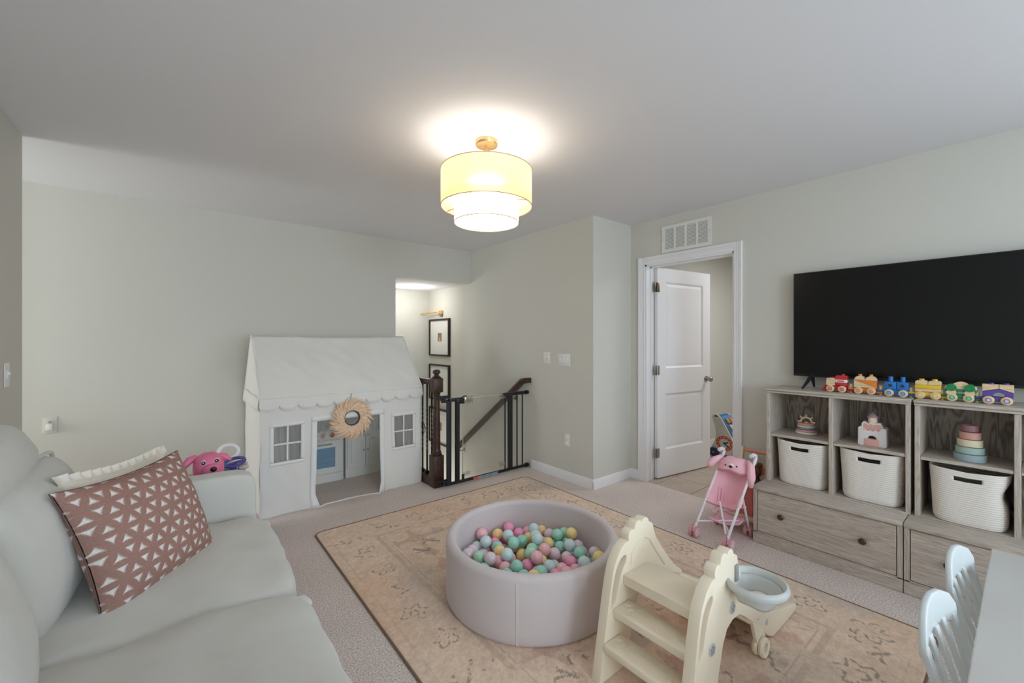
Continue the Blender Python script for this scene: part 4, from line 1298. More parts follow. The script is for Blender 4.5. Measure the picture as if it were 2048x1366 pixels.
# ------------------------------------------------------------------ storage units under the television
OD, OL = rgb(162, 150, 139), rgb(212, 202, 190)
OAK_Y = wood('cerused_oak_long', OD, OL, (12, .8, 12), .55, 1.0, .22)
OAK_Z = wood('cerused_oak_upright', OD, OL, (12, 12, .8), .55, 1.0, .22)
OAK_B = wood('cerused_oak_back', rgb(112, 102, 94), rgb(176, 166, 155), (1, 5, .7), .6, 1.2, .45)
KNOB = mat('knob_bronze', rgb(92, 78, 62), .35, .8)
BX, BZ, UX = 2.975, .372, 3.135
def base_unit(y0, y1, label):
    t = thing('drawer_base', label, 'drawer unit', ((BX + XT) / 2, (y0 + y1) / 2, 0)); P = tuple(t.location)
    b = B(); b.box(BX - .012, XT - .004, y0 + .001, y1 - .001, BZ - .022, BZ, .004, 2); obj('top', shift(b, P), OAK_Y, t)
    b = B()
    b.box(BX, XT - .004, y0 + .002, y0 + .024, .0, BZ - .022); b.box(BX, XT - .004, y1 - .024, y1 - .002, .0, BZ - .022)
    b.box(BX, BX + .02, y0 + .024, y1 - .024, BZ - .028, BZ - .022); b.box(XT - .02, XT - .004, y0 + .024, y1 - .024, .0, BZ - .022)
    obj('carcass', shift(b, P), OAK_Z, t, smooth=False)
    b = B(); b.box(BX - .006, BX + .014, y0 + .001, y1 - .001, 0, .066, .003, 1); obj('plinth', shift(b, P), OAK_Y, t)
    b = B(); b.box(BX, BX + .014, y0 + .002, y1 - .002, .0665, .074, .001, 1); obj('lower_rail', shift(b, P), OAK_Y, t)
    b = B(); b.box(BX + .001, BX + .019, y0 + .0275, y1 - .0275, .0775, BZ - .031, .0015, 1); d = obj('drawer', shift(b, P), OAK_Y, t)
    b = B(); b.box(BX + .020, BX + .022, y0 + .024, y1 - .024, .07, BZ - .022); obj('shadow_gap', shift(b, P), mat('gap_black', rgb(30, 26, 24), .9), d)
    for yk in (y0 + .165, y1 - .165):
        b = B(); b.lathe([(.0, .026), (.012, .025), (.017, .020), (.018, .016), (.012, .011), (.007, .006), (.009, .0), (0, 0)], (BX, yk, .212), 24, Matrix.Rotation(-PI / 2, 3, 'Y')); obj('knob', shift(b, P), KNOB, d)
    return t
base_unit(.414, 1.146, 'grey oak drawer base nearer the doorway with two bronze knobs')
base_unit(-.318, .413, 'grey oak drawer base behind the white table and chairs')
UZ = 1.003
def cubby_unit(y0, y1, label):
    t = thing('cubby_shelf', label, 'shelf unit', ((UX + XT) / 2, (y0 + y1) / 2, BZ)); P = tuple(t.location)
    b = B(); b.box(UX - .010, XT - .004, y0 + .001, y1 - .001, UZ - .016, UZ, .003, 1); b.box(UX - .005, XT - .004, y0 + .003, y1 - .003, UZ - .030, UZ - .0165, .002, 1); obj('top', shift(b, P), OAK_Y, t)
    for a0, a1 in ((y0 + .005, y0 + .026), (y1 - .026, y1 - .005)):
        b = B(); b.box(UX, XT - .004, a0, a1, BZ, UZ - .0305, .002, 1); obj('side_panel', shift(b, P), OAK_Z, t)
    ym = (y0 + y1) / 2
    b = B(); b.box(UX, XT - .012, ym - .011, ym + .011, BZ + .0, UZ - .0305, .002, 1); obj('divider', shift(b, P), OAK_Z, t)
    for a0, a1 in ((y0 + .0265, ym - .0115), (ym + .0115, y1 - .0265)):
        b = B(); b.box(UX + .004, XT - .012, a0, a1, .681, .699, .002, 1); obj('shelf', shift(b, P), OAK_Y, t)
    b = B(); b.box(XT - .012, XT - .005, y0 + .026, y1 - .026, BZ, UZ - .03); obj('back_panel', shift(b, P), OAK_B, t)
    b = B(); b.box(UX - .004, XT - .012, y0 + .005, y1 - .005, BZ, BZ + .006, .002, 1); obj('bottom_panel', shift(b, P), OAK_Y, t)
    return t
cubby_unit(.402, 1.128, 'grey oak cubby shelf holding the castle and ring stacker')
cubby_unit(-.330, .396, 'grey oak cubby shelf holding the stacking cups')

# coiled rope baskets
ROPE = mat('cotton_rope', rgb(232, 226, 218), .9, bscale=240, bstr=.3, spec=.1)
def basket(label, yc, w_, h_, d_, xf, seed, dent=0.0, rz=0):
    t = thing('rope_basket', label, 'basket', (xf + d_ / 2, yc, BZ + .006), 0, 'white rope baskets in the cubbies')
    rows = 26; per = 3; n = 96
    b = B(); V = []
    tot = rows * per
    for j in range(tot + 1):
        z = h_ * j / tot; q = j / tot
        rib = .0035 * abs(math.sin(PI * j / per))
        wv = w_ / 2 * (.90 + .10 * q - .01 * math.sin(PI * q)); dv = d_ / 2 * (.92 + .08 * q)
        rnd_ = min(1, q / .10); sh = .94 + .06 * math.sin(rnd_ * PI / 2)
        row = []
        for i in range(n):
            a = 2 * PI * i / n; ca, sa = math.cos(a), math.sin(a)
            r = (abs(ca) ** 4.2 + abs(sa) ** 4.2) ** (-1 / 4.2)
            x = ca * r * (dv * sh + rib); y = sa * r * (wv * sh + rib)
            wob = .006 * mnoise.noise(Vector((ca * 1.5 + seed, sa * 1.5, q * 2.2)))
            if dent and sa < -.5: y += dent * math.exp(-((q - .62) / .18) ** 2) * (-sa - .5) * 2
            zz = z - (.012 * (1 - abs(sa)) * q ** 3 if ca < 0 else 0)
            row.append(b.bm.verts.new((x * (1 + wob), y * (1 + wob), zz)))
        V.append(row)
    i0, i1 = n // 2 - 5, n // 2 + 5; j0, j1 = tot - 5 * per, tot - 5 * per + 6
    for j in range(tot):
        for i in range(n):
            if j0 <= j < j1 and i0 <= i < i1: continue
            b.bm.faces.new((V[j][i], V[j][(i + 1) % n], V[j + 1][(i + 1) % n], V[j + 1][i]))
    me = mesh_of(b, 'coiled_wall', ROPE, angle=3, recalc=True); o = obj('coiled_wall', me, None, t)
    md = o.modifiers.new('thick', 'SOLIDIFY'); md.thickness = .006; md.offset = -1
    b = B(); b.puffy((0, 0, .006), (d_ * .86, w_ * .86, .01), 5, seg=6); obj('base', b, ROPE, t)
    return t
basket('white coiled rope basket under the ring stacker shelf', .932, .292, .292, .285, UX + .004, 1.0)
basket('white coiled rope basket under the castle shelf', .585, .300, .300, .285, UX + .004, 5.0)
basket('white coiled rope basket with a dented side under the stacking cups', .195, .290, .288, .290, UX - .010, 9.0, .028)

# ------------------------------------------------------------------ television
t = thing('television', 'wide black flat screen television standing on the oak shelf units', 'television', (3.40, .41, UZ))
P = tuple(t.location); ty0, ty1, tz0, tz1 = -.222, 1.036, 1.080, 1.793
b = B(); b.box(3.372, 3.400, ty0, ty1, tz0, tz1, .003, 1); b.box(3.400, 3.425, ty0 + .2, ty1 - .2, tz0 + .02, tz1 - .25, .008, 2); obj('housing', shift(b, P), mat('tv_black', rgb(18, 18, 19), .35), t)
b = B(); b.box(3.3705, 3.3725, ty0 + .007, ty1 - .007, tz0 + .016, tz1 - .006); obj('screen', shift(b, P), mat('tv_screen', rgb(16, 16, 16), .22, spec=.3), t)
b = B(); b.box(3.3700, 3.3722, ty0 + .002, ty1 - .002, tz0 + .002, tz0 + .013, .001, 1); obj('lower_bezel', shift(b, P), mat('tv_bezel', rgb(44, 44, 46), .3, .5), t)
for yy, s_ in ((.93, 1), (-.12, -1)):
    b = B()
    for q in ((3.235, yy + .012 * s_), (3.432, yy - .0)):
        b.tube([(3.385, yy, tz0 + .012), (3.385 + (q[0] - 3.385) * .5, (yy + q[1]) / 2, (tz0 + UZ) / 2 + .006), (q[0], q[1], UZ + .006)], [.014, .011, .006], 8)
    obj('leg', shift(b, P), mat('tv_leg', rgb(30, 36, 44), .4), t)

# ------------------------------------------------------------------ wooden block train
PINE = wood('pine_block', rgb(214, 184, 140), rgb(240, 218, 180), (3, 12, 12), .6, 1, .3)
def paint(n, c): return mat('paint_' + n, c, .4)
RED, ORA, BLU, YEL, GRN, VIO = (paint('red', rgb(200, 44, 52)), paint('orange', rgb(238, 134, 48)), paint('blue', rgb(40, 118, 196)),
                                paint('yellow', rgb(240, 196, 40)), paint('green', rgb(34, 140, 84)), paint('violet', rgb(92, 74, 158)))
# local frame: +x along the train towards its tail (world -y), +y away from the viewer, z up
def car(label, yw, pt, hub, tail=True, front=True):
    t = thing('train_car', label, 'toy train car', (3.245, yw, UZ), -PI / 2, 'painted wooden block train')
    b = B(); b.box(-.052, .050, -.020, .020, .014, .038, .003, 1)
    if tail: b.box(.048, .082, -.014, .014, .010, .020, .003, 1)
    obj('chassis', b, pt, t)
    if front:
        b = B(); b.box(-.084, -.046, -.014, .014, .022, .034, .004, 2); obj('coupling', b, pt, t)
        b = B(); b.cyl((-.070, 0, .0), (-.070, 0, .056), .0085, seg=16); obj('peg', b, PINE, t)
    for x in (-.030, .030):
        for sg in (-1, 1):
            b = B(); b.lathe([(0, .006), (.018, .006), (.0205, .004), (.0205, -.004), (.018, -.006), (0, -.006)], (x, sg * .0275, .0207), 28, Matrix.Rotation(PI / 2, 3, 'X')); wh = obj('wheel', b, PINE, t)
            b = B(); b.cyl((x, sg * .033, .0207), (x, sg * .0342, .0207), .0105, seg=20); obj('hub_ring', b, pt, wh)
            b = B(); b.cyl((x, sg * .034, .0207), (x, sg * .0352, .0207), .0075, seg=18); obj('hub_cap', b, hub, wh)
    return t
def blk(t, name, m, x0, x1, z0, z1, dy=.022, bev=.003):
    b = B(); b.box(x0, x1, -dy, dy, z0, z1, bev, 2); return obj(name, b, m, t)
def peg(t, m, x, z0, z1, r=.0085):
    b = B(); b.cyl((x, 0, z0), (x, 0, z1), r, seg=16); return obj('dowel', b, m, t)
YS = [.757, .618, .478, .3486, .226, .098]
t = car('red toy locomotive with a white name band, first in the block train', YS[0], RED, mat('hub_pink', rgb(240, 150, 140), .4), front=False)
b = B(); b.prism([(-.078, .008), (-.05, .008), (-.05, .040), (-.062, .040)], -.018, .018, 'xz', (), .003, 1); obj('cowcatcher', b, RED, t)
b = B(); b.prism([(-.052, .040), (-.008, .040), (-.008, .086), (-.040, .086)] + arc(-.042, .076, .010, PI / 2, PI, 4), -.022, .022, 'xz', (), .002, 1); obj('boiler_block', b, PINE, t)
blk(t, 'cab_block', RED, -.007, .052, .040, .060); bd = blk(t, 'name_band', mat('band_white', rgb(240, 232, 226), .4), -.007, .052, .0605, .079)
b = B(); b.lathe([(0, 0), (.019, 0)], (.022, -.0226, .070), 24, Matrix.Rotation(PI / 2, 3, 'X') @ Matrix.Diagonal((1, .30, 1)).to_3x3()); obj('name_oval', b, RED, bd)
b = B()
for i in range(5): b.box(.012 + i * .0042, .0145 + i * .0042, -.0231, -.0227, .0675, .0725)
obj('name_lettering', b, mat('band_white', None), bd)
b = B(); b.prism([(-.007, .0795), (.052, .0795), (.052, .100), (.046, .104), (.0, .104), (-.007, .094)], -.022, .022, 'xz', (), .002, 1); obj('roof_block', b, RED, t)
peg(t, RED, .030, .100, .113); peg(t, RED, -.022, .084, .092)
t = car('orange toy train car with two round-topped pine blocks', YS[1], ORA, mat('hub_peach', rgb(240, 160, 110), .4))
b = B(); b.prism([(-.052, .0395), (.052, .0395), (.052, .042), (-.052, .083)], -.022, .022, 'xz', (), .0015, 1); obj('wedge_block', b, PINE, t)
b = B(); b.prism([(-.050, .0835), (.052, .0430), (.052, .0835)], -.022, .022, 'xz', (), .0015, 1); obj('wedge_block', b, ORA, t)
for x in (-.026, .026):
    b = B(); b.prism([(x - .025, .084)] + [(x + .025, .084)] + arc(x, .084, .025, 0, PI, 10)[1:-1], -.022, .022, 'xz', (), .0015, 1); obj('round_block', b, PINE, t); peg(t, ORA, x, .100, .119)
t = car('blue toy train car with two tall pegged blocks', YS[2], BLU, mat('hub_sky', rgb(110, 180, 235), .4))
for x in (-.026, .026):
    o = blk(t, 'block', BLU, x - .0255, x + .0255, .0395, .084); peg(t, BLU, x, .084, .113, .0105)
    b = B(); b.cyl((x, -.0215, .063), (x, -.0228, .063), .009, seg=18); obj('drilled_hole', b, mat('hole_dark', rgb(44, 52, 84), .6), o)
t = car('yellow toy train car with banded blocks', YS[3], YEL, mat('hub_cream', rgb(236, 222, 150), .4))
blk(t, 'plank', PINE, -.052, .052, .0395, .056); blk(t, 'plank', YEL, -.052, .052, .0565, .077)
for x in (-.026, .026):
    b = B(); b.prism([(x - .025, .0775), (x + .025, .0775), (x + .025, .094), (x + .018, .101), (x - .018, .101), (x - .025, .094)], -.022, .022, 'xz', (), .0015, 1); obj('block', b, PINE, t); peg(t, YEL, x, .1, .110, .011)
t = car('green toy train car carrying a little wooden car block', YS[4], GRN, mat('hub_mint', rgb(130, 215, 180), .4))
b = B(); b.prism([(-.056, .060), (.056, .060), (.060, .072), (.056, .082), (.034, .085)] + arc(0, .068, .036, PI * .30, PI * .70, 6) + [(-.034, .085), (-.056, .082), (-.060, .072)], -.020, .020, 'xz', (), .002, 1); obj('car_block', b, PINE, t)
b = B(); b.prism([(-.058, .052), (.058, .052), (.058, .068), (.040, .068)] + [(-.040, .068), (-.058, .068)], -.0205, .0205, 'xz', (), .002, 1); obj('plank', b, GRN, t)
for x in (-.033, .033):
    b = B(); b.cyl((x, -.030, .073), (x, .030, .073), .0195, seg=24); o = obj('disc', b, GRN, t)
    b = B(); b.tube([(x + .012 * math.cos(a), -.0303, .073 + .012 * math.sin(a)) for a in [2 * PI * i / 24 for i in range(24)]], .0008, 5, True); obj('turned_ring', b, mat('paint_green_dark', rgb(24, 110, 66), .4), o)
    b = B(); b.cyl((x, -.027, .046), (x, .027, .046), .0185, seg=24); obj('disc', b, PINE, t)
t = car('violet toy train car with an arched bridge block, last in the train', YS[5], VIO, mat('hub_white', rgb(210, 206, 236), .4), tail=False)
b = B(); b.prism([(-.052, .0395), (-.022, .0395)] + arc(.004, .0395, .021, PI, 0, 10) + [(.052, .0395), (.052, .060), (.004, .078), (-.050, .062)], -.022, .022, 'xz', (), .0015, 1); obj('bridge_block', b, VIO, t)
b = B(); b.prism([(-.052, .064), (.003, .0795), (.003, .100), (-.052, .100)], -.022, .022, 'xz', (), .0015, 1); obj('wedge_block', b, PINE, t)
b = B(); b.prism([(.052, .062), (.052, .100), (.005, .100), (.005, .0795)], -.022, .022, 'xz', (), .0015, 1); obj('wedge_block', b, PINE, t)
peg(t, VIO, -.022, .100, .107, .010); peg(t, VIO, .028, .100, .107, .010)

# ------------------------------------------------------------------ toys in the cubbies
SZ = .6995
t = thing('ring_stacker', 'pastel ring stacker with a little ship wheel on the oak shelf', 'stacking toy', (3.305, .940, SZ))
Wd = mat('toy_white', rgb(232, 226, 218), .5); Pk = mat('toy_pink', rgb(226, 170, 160), .5); Tl = mat('toy_teal', rgb(150, 176, 184), .5)
def donut(z, r, h, m, t, wav=0):
    b = B()
    b.lathe([(.012, z), (r - h * .45, z), (r - h * .1, z + h * .2), (r, z + h * .5), (r - h * .1, z + h * .8), (r - h * .45, z + h), (.012, z + h)], seg=36)
    return obj('ring', b, m, t)
donut(0, .062, .016, Wd, t); donut(.0165, .057, .014, Pk, t); o = donut(.031, .055, .013, Tl, t); donut(.0445, .052, .013, Wd, t); donut(.058, .049, .014, Pk, t)
b = B(); b.tube([(.0548 * math.cos(a), .0548 * math.sin(a), .0375 + .0035 * math.sin(12 * a)) for a in [2 * PI * i / 144 for i in range(144)]], .0016, 5, True); obj('painted_wave', b, mat('toy_slate', rgb(72, 92, 108), .5), o)
b = B(); b.cyl((0, 0, .07), (0, 0, .080), .012, seg=16); wr_ = .030
b.tube([(0, wr_ * math.cos(a), .078 + wr_ * math.sin(a)) for a in [PI * i / 20 for i in range(21)]], .006, 8)
for i in range(5):
    a = PI * i / 4; b.cyl((0, wr_ * math.cos(a), .078 + wr_ * math.sin(a)), (0, .050 * math.cos(a), .078 + .050 * math.sin(a)), .0045, .0055, 10)
obj('ship_wheel', b, mat('toy_cream', rgb(238, 222, 190), .5), t)

t = thing('toy_castle', 'pink and white wooden castle block set with a violet turret on the shelf', 'toy castle', (3.235, .583, SZ))
# local plane yz, front face at -x
def cast(name, poly, x0, x1, m, holes=(), par=None, bev=.003):
    b = B(); b.prism(poly, x0, x1, 'yz', holes, bev, 2); return obj(name, b, m, par or t)
body = [(-.066, .006), (-.060, 0), (.060, 0), (.066, .006), (.064, .095)] + arc(.052, .098, .013, 0, PI * .8, 4) + [(.030, .096), (.020, .088), (.008, .097), (-.004, .088), (-.016, .097), (-.030, .088), (-.038, .102)] + arc(-.052, .098, .013, PI * .2, PI, 4) + [(-.064, .095)]
arch_ = [(-.020, .044)] + arc(0, .044, .020, PI, 0, 8)[1:] 
bd = cast('castle_body', body, -.025, .025, mat('castle_white', rgb(232, 224, 226), .45), [[(a, c) for a, c in arc(0, .040, .022, PI, 0, 10)]])
cast('castle_body_rear', [(a, c + .004) for a, c in body], .026, .040, mat('castle_mauve', rgb(196, 176, 178), .5))
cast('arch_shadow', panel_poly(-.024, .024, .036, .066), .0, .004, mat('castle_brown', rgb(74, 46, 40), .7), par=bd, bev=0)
gate_ = [(-.032, 0), (.032, 0), (.032, .038), (.024, .044), (.016, .039), (.008, .044), (0, .039), (-.008, .044), (-.016, .039), (-.024, .044), (-.032, .040)]
cast('drawbridge', gate_, -.030, -.0255, Pk, par=bd, bev=.001)
up = [(-.044, .090), (.044, .090), (.046, .128), (.038, .137), (.028, .132), (.018, .126), (.006, .134), (-.006, .126), (-.018, .132), (-.032, .134), (-.044, .128)]
cast('upper_wall', up, -.020, .022, Pk)
cast('upper_wall_rim', [(-.048, .118), (-.044, .088), (-.040, .088), (-.042, .124), (-.034, .130), (-.018, .128), (-.006, .122), (.006, .130), (.018, .122), (.036, .132), (.042, .124), (.040, .088), (.044, .088), (.049, .128), (.040, .142), (.028, .138), (.018, .131), (.006, .139), (-.006, .131), (-.018, .138), (-.036, .140)], -.022, .0225, mat('castle_white', None), bev=.001)
b = B(); b.lathe([(0, .132), (.021, .132), (.021, .168), (0, .168)], seg=24); obj('turret', b, mat('toy_cream', None), t)
b = B(); b.lathe([(0, .168), (.027, .168), (.026, .172), (.0, .204)], seg=24); obj('turret_roof', b, mat('castle_violet', rgb(178, 146, 168), .5), t)
b = B()
for yy in (-.030, .002, .034):
    b.tube([(-.0265, yy - .006, .100), (-.0265, yy, .090), (-.0265, yy + .005, .101)], .0012, 5)
obj('flag_print', b, mat('castle_gold', rgb(214, 176, 110), .5), bd)

z = SZ
for r, h, cc, lb in ((.060, .038, rgb(150, 168, 174), 'pale slate cup at the bottom of the stack of five'), (.054, .036, rgb(160, 184, 176), 'sage cup second from the bottom of the stack of five'),
                     (.047, .038, rgb(222, 210, 180), 'cream cup in the middle of the stack of five'), (.040, .038, rgb(206, 154, 144), 'salmon cup second from the top of the stack of five'),
                     (.031, .036, rgb(150, 108, 112), 'mauve cup on top of the stack of five')):
    b = B(); b.lathe([(0, .0), (r - .002, .0), (r, .002), (r, h - .003), (r - .0015, h - .001), (r - .004, h - .001), (r - .004, h - .006), (0, h - .006)], seg=40)
    o = obj('stacking_cup', b, mat('cup_%d' % int(r * 1000), cc, .55)); o.location = (3.235, .193, z)
    tag(o, lb, 'cup', 'stacking cups on the oak shelf'); z += h

# ------------------------------------------------------------------ doll stroller
t = thing('doll_stroller', 'pink folding doll stroller with a floppy-eared bunny hood and white frame', 'toy stroller', (2.88, 1.295, 0)); P = tuple(t.location)
def sp(name, b, m, par=None, **k): return obj(name, shift(b, P), m, par or t, **k)
STW = mat('stroller_white', rgb(236, 230, 234), .35); PNK = mat('stroller_pink', rgb(246, 192, 206), .85, nscale=20, namt=.04, bscale=200, bstr=.2)
PKW = mat('wheel_pink', rgb(226, 150, 158), .5); PKL = mat('wheel_face', rgb(238, 206, 214), .45)
FLw, FRw, RRw, RLw = (2.729, 1.421), (2.722, 1.193), (3.03, 1.192), (3.045, 1.40)
Lp = [Vector((2.735, 1.415, .07)), Vector((3.01, 1.362, .50)), ]
Rp = [Vector((2.728, 1.199, .07)), Vector((3.00, 1.150, .50)), ]
for pl, hx_ in ((Lp, 1), (Rp, -1)):
    b = B(); b.cyl(pl[0], pl[1], .0085, seg=12); fr = sp('side_pole', b, STW)
    top = pl[1]
    b = B(); b.tube([top, top + Vector((.018, -.004, .035)), top + Vector((.012, -.004, .058)), top + Vector((-.015, -.002, .066)), top + Vector((-.045, 0, .060))], [.010, .011, .012, .013, .013], 12); sp('hand_grip', b, STW, fr)
    b = B(); q = pl[0].lerp(pl[1], .46); d_ = (pl[1] - pl[0]).normalized(); b.cyl(q - d_ * .028, q + d_ * .028, .014, seg=12); sp('pole_joint', b, PKL, fr)
for (x, y), pl in (((RRw), Rp), ((RLw), Lp)):
    q = pl[0].lerp(pl[1], .52)
    b = B(); b.cyl((x, y, .05), q + Vector((.012, 0, 0)), .0075, seg=12); sp('rear_leg', b, STW)
for p, q in (((2.745, 1.41, .105), (3.022, 1.195, .105)), ((3.035, 1.395, .105), (2.75, 1.205, .105)), ((2.86, 1.31, .24), (2.735, 1.215, .09)), ((3.00, 1.20, .20), (3.02, 1.39, .11))):
    b = B(); b.cyl(p, q, .006, seg=10); sp('cross_bar', b, STW)
for (x, y) in (FLw, FRw, RRw, RLw):
    for dy, m_ in ((-.019, PKL), (.019, PKW)):
        b = B(); b.lathe([(0, .007), (.030, .007), (.037, .004), (.038, 0), (.037, -.004), (.030, -.007), (0, -.007)], (x, y + dy, .038 + (RUGZ if x < 2.64 else 0)), 28, Matrix.Rotation(PI / 2, 3, 'X')); wh = sp('wheel', b, PKW)
        b = B(); b.cyl((x, y + dy - .0065, .038), (x, y + dy - .0082, .038), .029, .027, 24); sp('wheel_face', b, PKL, wh)
        b = B()
        for k in range(6):
            a = k * PI / 3; b.cyl((x + .017 * math.cos(a), y + dy - .008, .038 + .017 * math.sin(a)), (x + .017 * math.cos(a), y + dy - .0088, .038 + .017 * math.sin(a)), .003, seg=8)
        sp('wheel_dot', b, mat('wheel_dot_grey', rgb(140, 130, 150), .5), wh)
    b = B(); b.cyl((x, y - .024, .038), (x, y + .024, .038), .006, seg=8); b.cyl((x, y, .036), (x + .004, y, .072), .009, seg=10); sp('axle', b, STW)
def sling(u, v):
    a = Lp[0].lerp(Lp[1], .36 + .62 * v); c = Rp[0].lerp(Rp[1], .36 + .62 * v)
    p = a.lerp(c, u); s_ = math.sin(PI * u)
    p.x += s_ * (.035 + .06 * (1 - v) * min(1, v * 6)); p.z -= s_ * (.02 + .04 * (1 - v) * min(1, v * 6))
    p.x += .004 * math.sin(u * 22 + v * 3) * s_
    return p
b = B(); b.grid(sling, 28, 30); me = mesh_of(shift(b, P), 'seat_sling', PNK, angle=3); o = obj('seat_sling', me, None, t); md = o.modifiers.new('s', 'SOLIDIFY'); md.thickness = .004
b = B(); b.tube([sling(i / 14, 0) + Vector((-.004, 0, 0)) for i in range(15)], .006, 6); sp('seat_edge', b, mat('pink_binding', rgb(206, 140, 150), .8), o)
for u in (.18, .24):
    b = B(); b.tube([sling(u, .42) + Vector((-.006, 0, 0)), sling(u + .05, .22) + Vector((-.012, 0, .004)), sling(u + .10, .10) + Vector((-.010, 0, .004)), sling(u + .04, .0) + Vector((-.014, 0, -.05))], .005, 6); sp('harness_strap', b, PNK, o)
b = B(); b.grid(lambda u, v: Vector((3.02 - .20 * u, 1.205 + .17 * v, .115 + .03 * math.cos(u * PI * 2) * .4 - .015 * math.sin(PI * v))), 10, 10); me = mesh_of(shift(b, P), 'basket_net', PNK, angle=3); o = obj('under_basket', me, None, t); o.modifiers.new('s', 'SOLIDIFY').thickness = .003
# hood with a bunny face
hc = (Lp[0].lerp(Lp[1], .90) + Rp[0].lerp(Rp[1], .90)) / 2
def hood(u, v):
    a = PI * u; e = .98 * PI / 2 * v
    y = .118 * math.cos(a); rad = math.sin(a)
    x = -.085 * math.sin(e) * rad; z = .085 * math.cos(e) * rad
    p = hc + Vector((x + .015, y, z - .012 - .05 * (1 - rad) * v))
    p += Vector((1, 0, 1)) * .003 * math.sin(u * 21 + v * 4)
    return p
b = B(); b.grid(hood, 30, 14); me = mesh_of(shift(b, P), 'hood', PNK, angle=3); hd = obj('hood', me, None, t); hd.modifiers.new('s', 'SOLIDIFY').thickness = .006
b = B(); b.tube([hood(i / 30, 1.0) for i in range(31)], .0055, 6); sp('hood_hem', b, mat('pink_binding', None), hd)
for u, rr_, m_ in ((.60, .0055, 'eye_black'), (.40, .0055, 'eye_black')):
    b = B(); b.ball(hood(u - .0, .70) + Vector((-.004, 0, .0)), rr_, (.6, 1, 1), 10, 8); sp('eye', b, mat(m_, rgb(26, 22, 24), .3), hd)
b = B(); b.ball(hood(.50, .80) + Vector((-.005, 0, 0)), .011, (.5, 1.15, .9), 14, 8); sp('nose', b, mat('nose_brown', rgb(54, 38, 38), .5), hd)
b = B(); b.ball(hood(.50, .74) + Vector((-.002, 0, 0)), .016, (.4, 1.1, .9), 14, 8); sp('muzzle', b, mat('muzzle_white', rgb(244, 236, 234), .7), hd)
for pts in ([(0, .090, .062), (-.03, .118, .038), (-.045, .145, .004), (-.045, .160, -.022)], [(0, -.085, .062), (-.035, -.116, .035), (-.048, -.122, -.03), (-.046, -.118, -.095)]):
    b = B(); b.tube([hc + Vector(p) for p in pts], [.012, .022, .026, .012], 12); sp('ear', b, PNK, hd, angle=3)

# peach push cart behind the stroller, with a brown plush in it
t = thing('push_cart', 'wooden toy push cart with peach crossbars tucked behind the pink stroller', 'toy cart', (3.22, 1.265, 0)); P = tuple(t.location)
PCH = mat('cart_peach', rgb(226, 150, 124), .5); CRM = mat('cart_cream', rgb(232, 216, 186), .5)
for yy in (1.352, 1.178):
    b = B(); b.prism([(3.20, .06), (3.235, .06), (3.345, .525), (3.315, .535)], yy - .009, yy + .009, 'xz', (), .003, 1); sp('upright', b, CRM)
b = B(); b.cyl((3.325, 1.188, .508), (3.325, 1.342, .508), .013, seg=16); sp('handle_bar', b, PCH)
b = B(); b.box(3.285, 3.305, 1.187, 1.343, .355, .412, .004, 2); sp('cross_board', b, PCH)
b = B()
b.prism([(3.075, .12), (3.36, .12), (3.38, .33), (3.06, .33)], 1.172, 1.186, 'xz', (), .003, 1)
b.prism([(3.075, .12), (3.36, .12), (3.38, .33), (3.06, .33)], 1.344, 1.358, 'xz', (), .003, 1)
b.prism([(3.075, .12), (3.087, .12), (3.072, .33), (3.060, .33)], 1.186, 1.344, 'xz', (), .002, 1); sp('box_side', b, mat('cart_salmon', rgb(208, 128, 116), .55))
b = B(); b.box(3.05, 3.38, 1.170, 1.36, .085, .118, .004, 2); sp('base_board', b, CRM)
for x in (3.10, 3.33):
    for yy in (1.162, 1.368):
        b = B(); b.lathe([(0, .008), (.036, .008), (.042, .004), (.042, -.004), (.036, -.008), (0, -.008)], (x, yy, .042), 24, Matrix.Rotation(PI / 2, 3, 'X')); wh = sp('wheel', b, CRM)
        b = B(); b.cyl((x, yy - .0085, .042), (x, yy + .0085, .042), .014, seg=16); sp('wheel_hub', b, mat('cart_red', rgb(200, 60, 50), .5), wh)
b = B(); b.cyl((3.10, 1.17, .042), (3.10, 1.36, .042), .006, seg=8); b.cyl((3.33, 1.17, .042), (3.33, 1.36, .042), .006, seg=8); sp('axle', b, NICKEL)
for x in (3.10, 3.33):
    b = B(); b.box(x - .012, x + .012, 1.19, 1.34, .036, .086, .002, 1); sp('axle_block', b, CRM)
t = thing('plush_toy', 'small brown plush toy lying in the peach push cart', 'plush toy', (3.22, 1.265, .12)); 
FUR = mat('brown_fur', rgb(112, 74, 48), .95, nscale=90, namt=.35, bscale=160, bstr=.8, bdist=.006)
b = B(); b.puffy((.04, 0, .115), (.15, .12, .23), 2.6, wr=.008, wf=14, seg=10); obj('body', b, FUR, t, angle=3)
b = B(); b.puffy((.03, -.01, .265), (.11, .11, .10), 2.3, wr=.006, wf=18, seg=8); hd = obj('head', b, FUR, t, angle=3)
for sg in (-1, 1):
    b = B(); b.ball((.04, -.01 + sg * .045, .310), .020, (.6, 1, 1), 12, 8); obj('ear', b, FUR, hd)
    b = B(); b.ball((-.022, -.01 + sg * .02, .278), .005, seg=8, rings=6); obj('eye', b, mat('eye_black', None), hd)
    b = B(); b.tube([(.03, sg * .05, .20), (-.02, sg * .055, .16), (-.04, sg * .045, .12)], [.02, .022, .018], 10); obj('arm', b, FUR, t, angle=3)

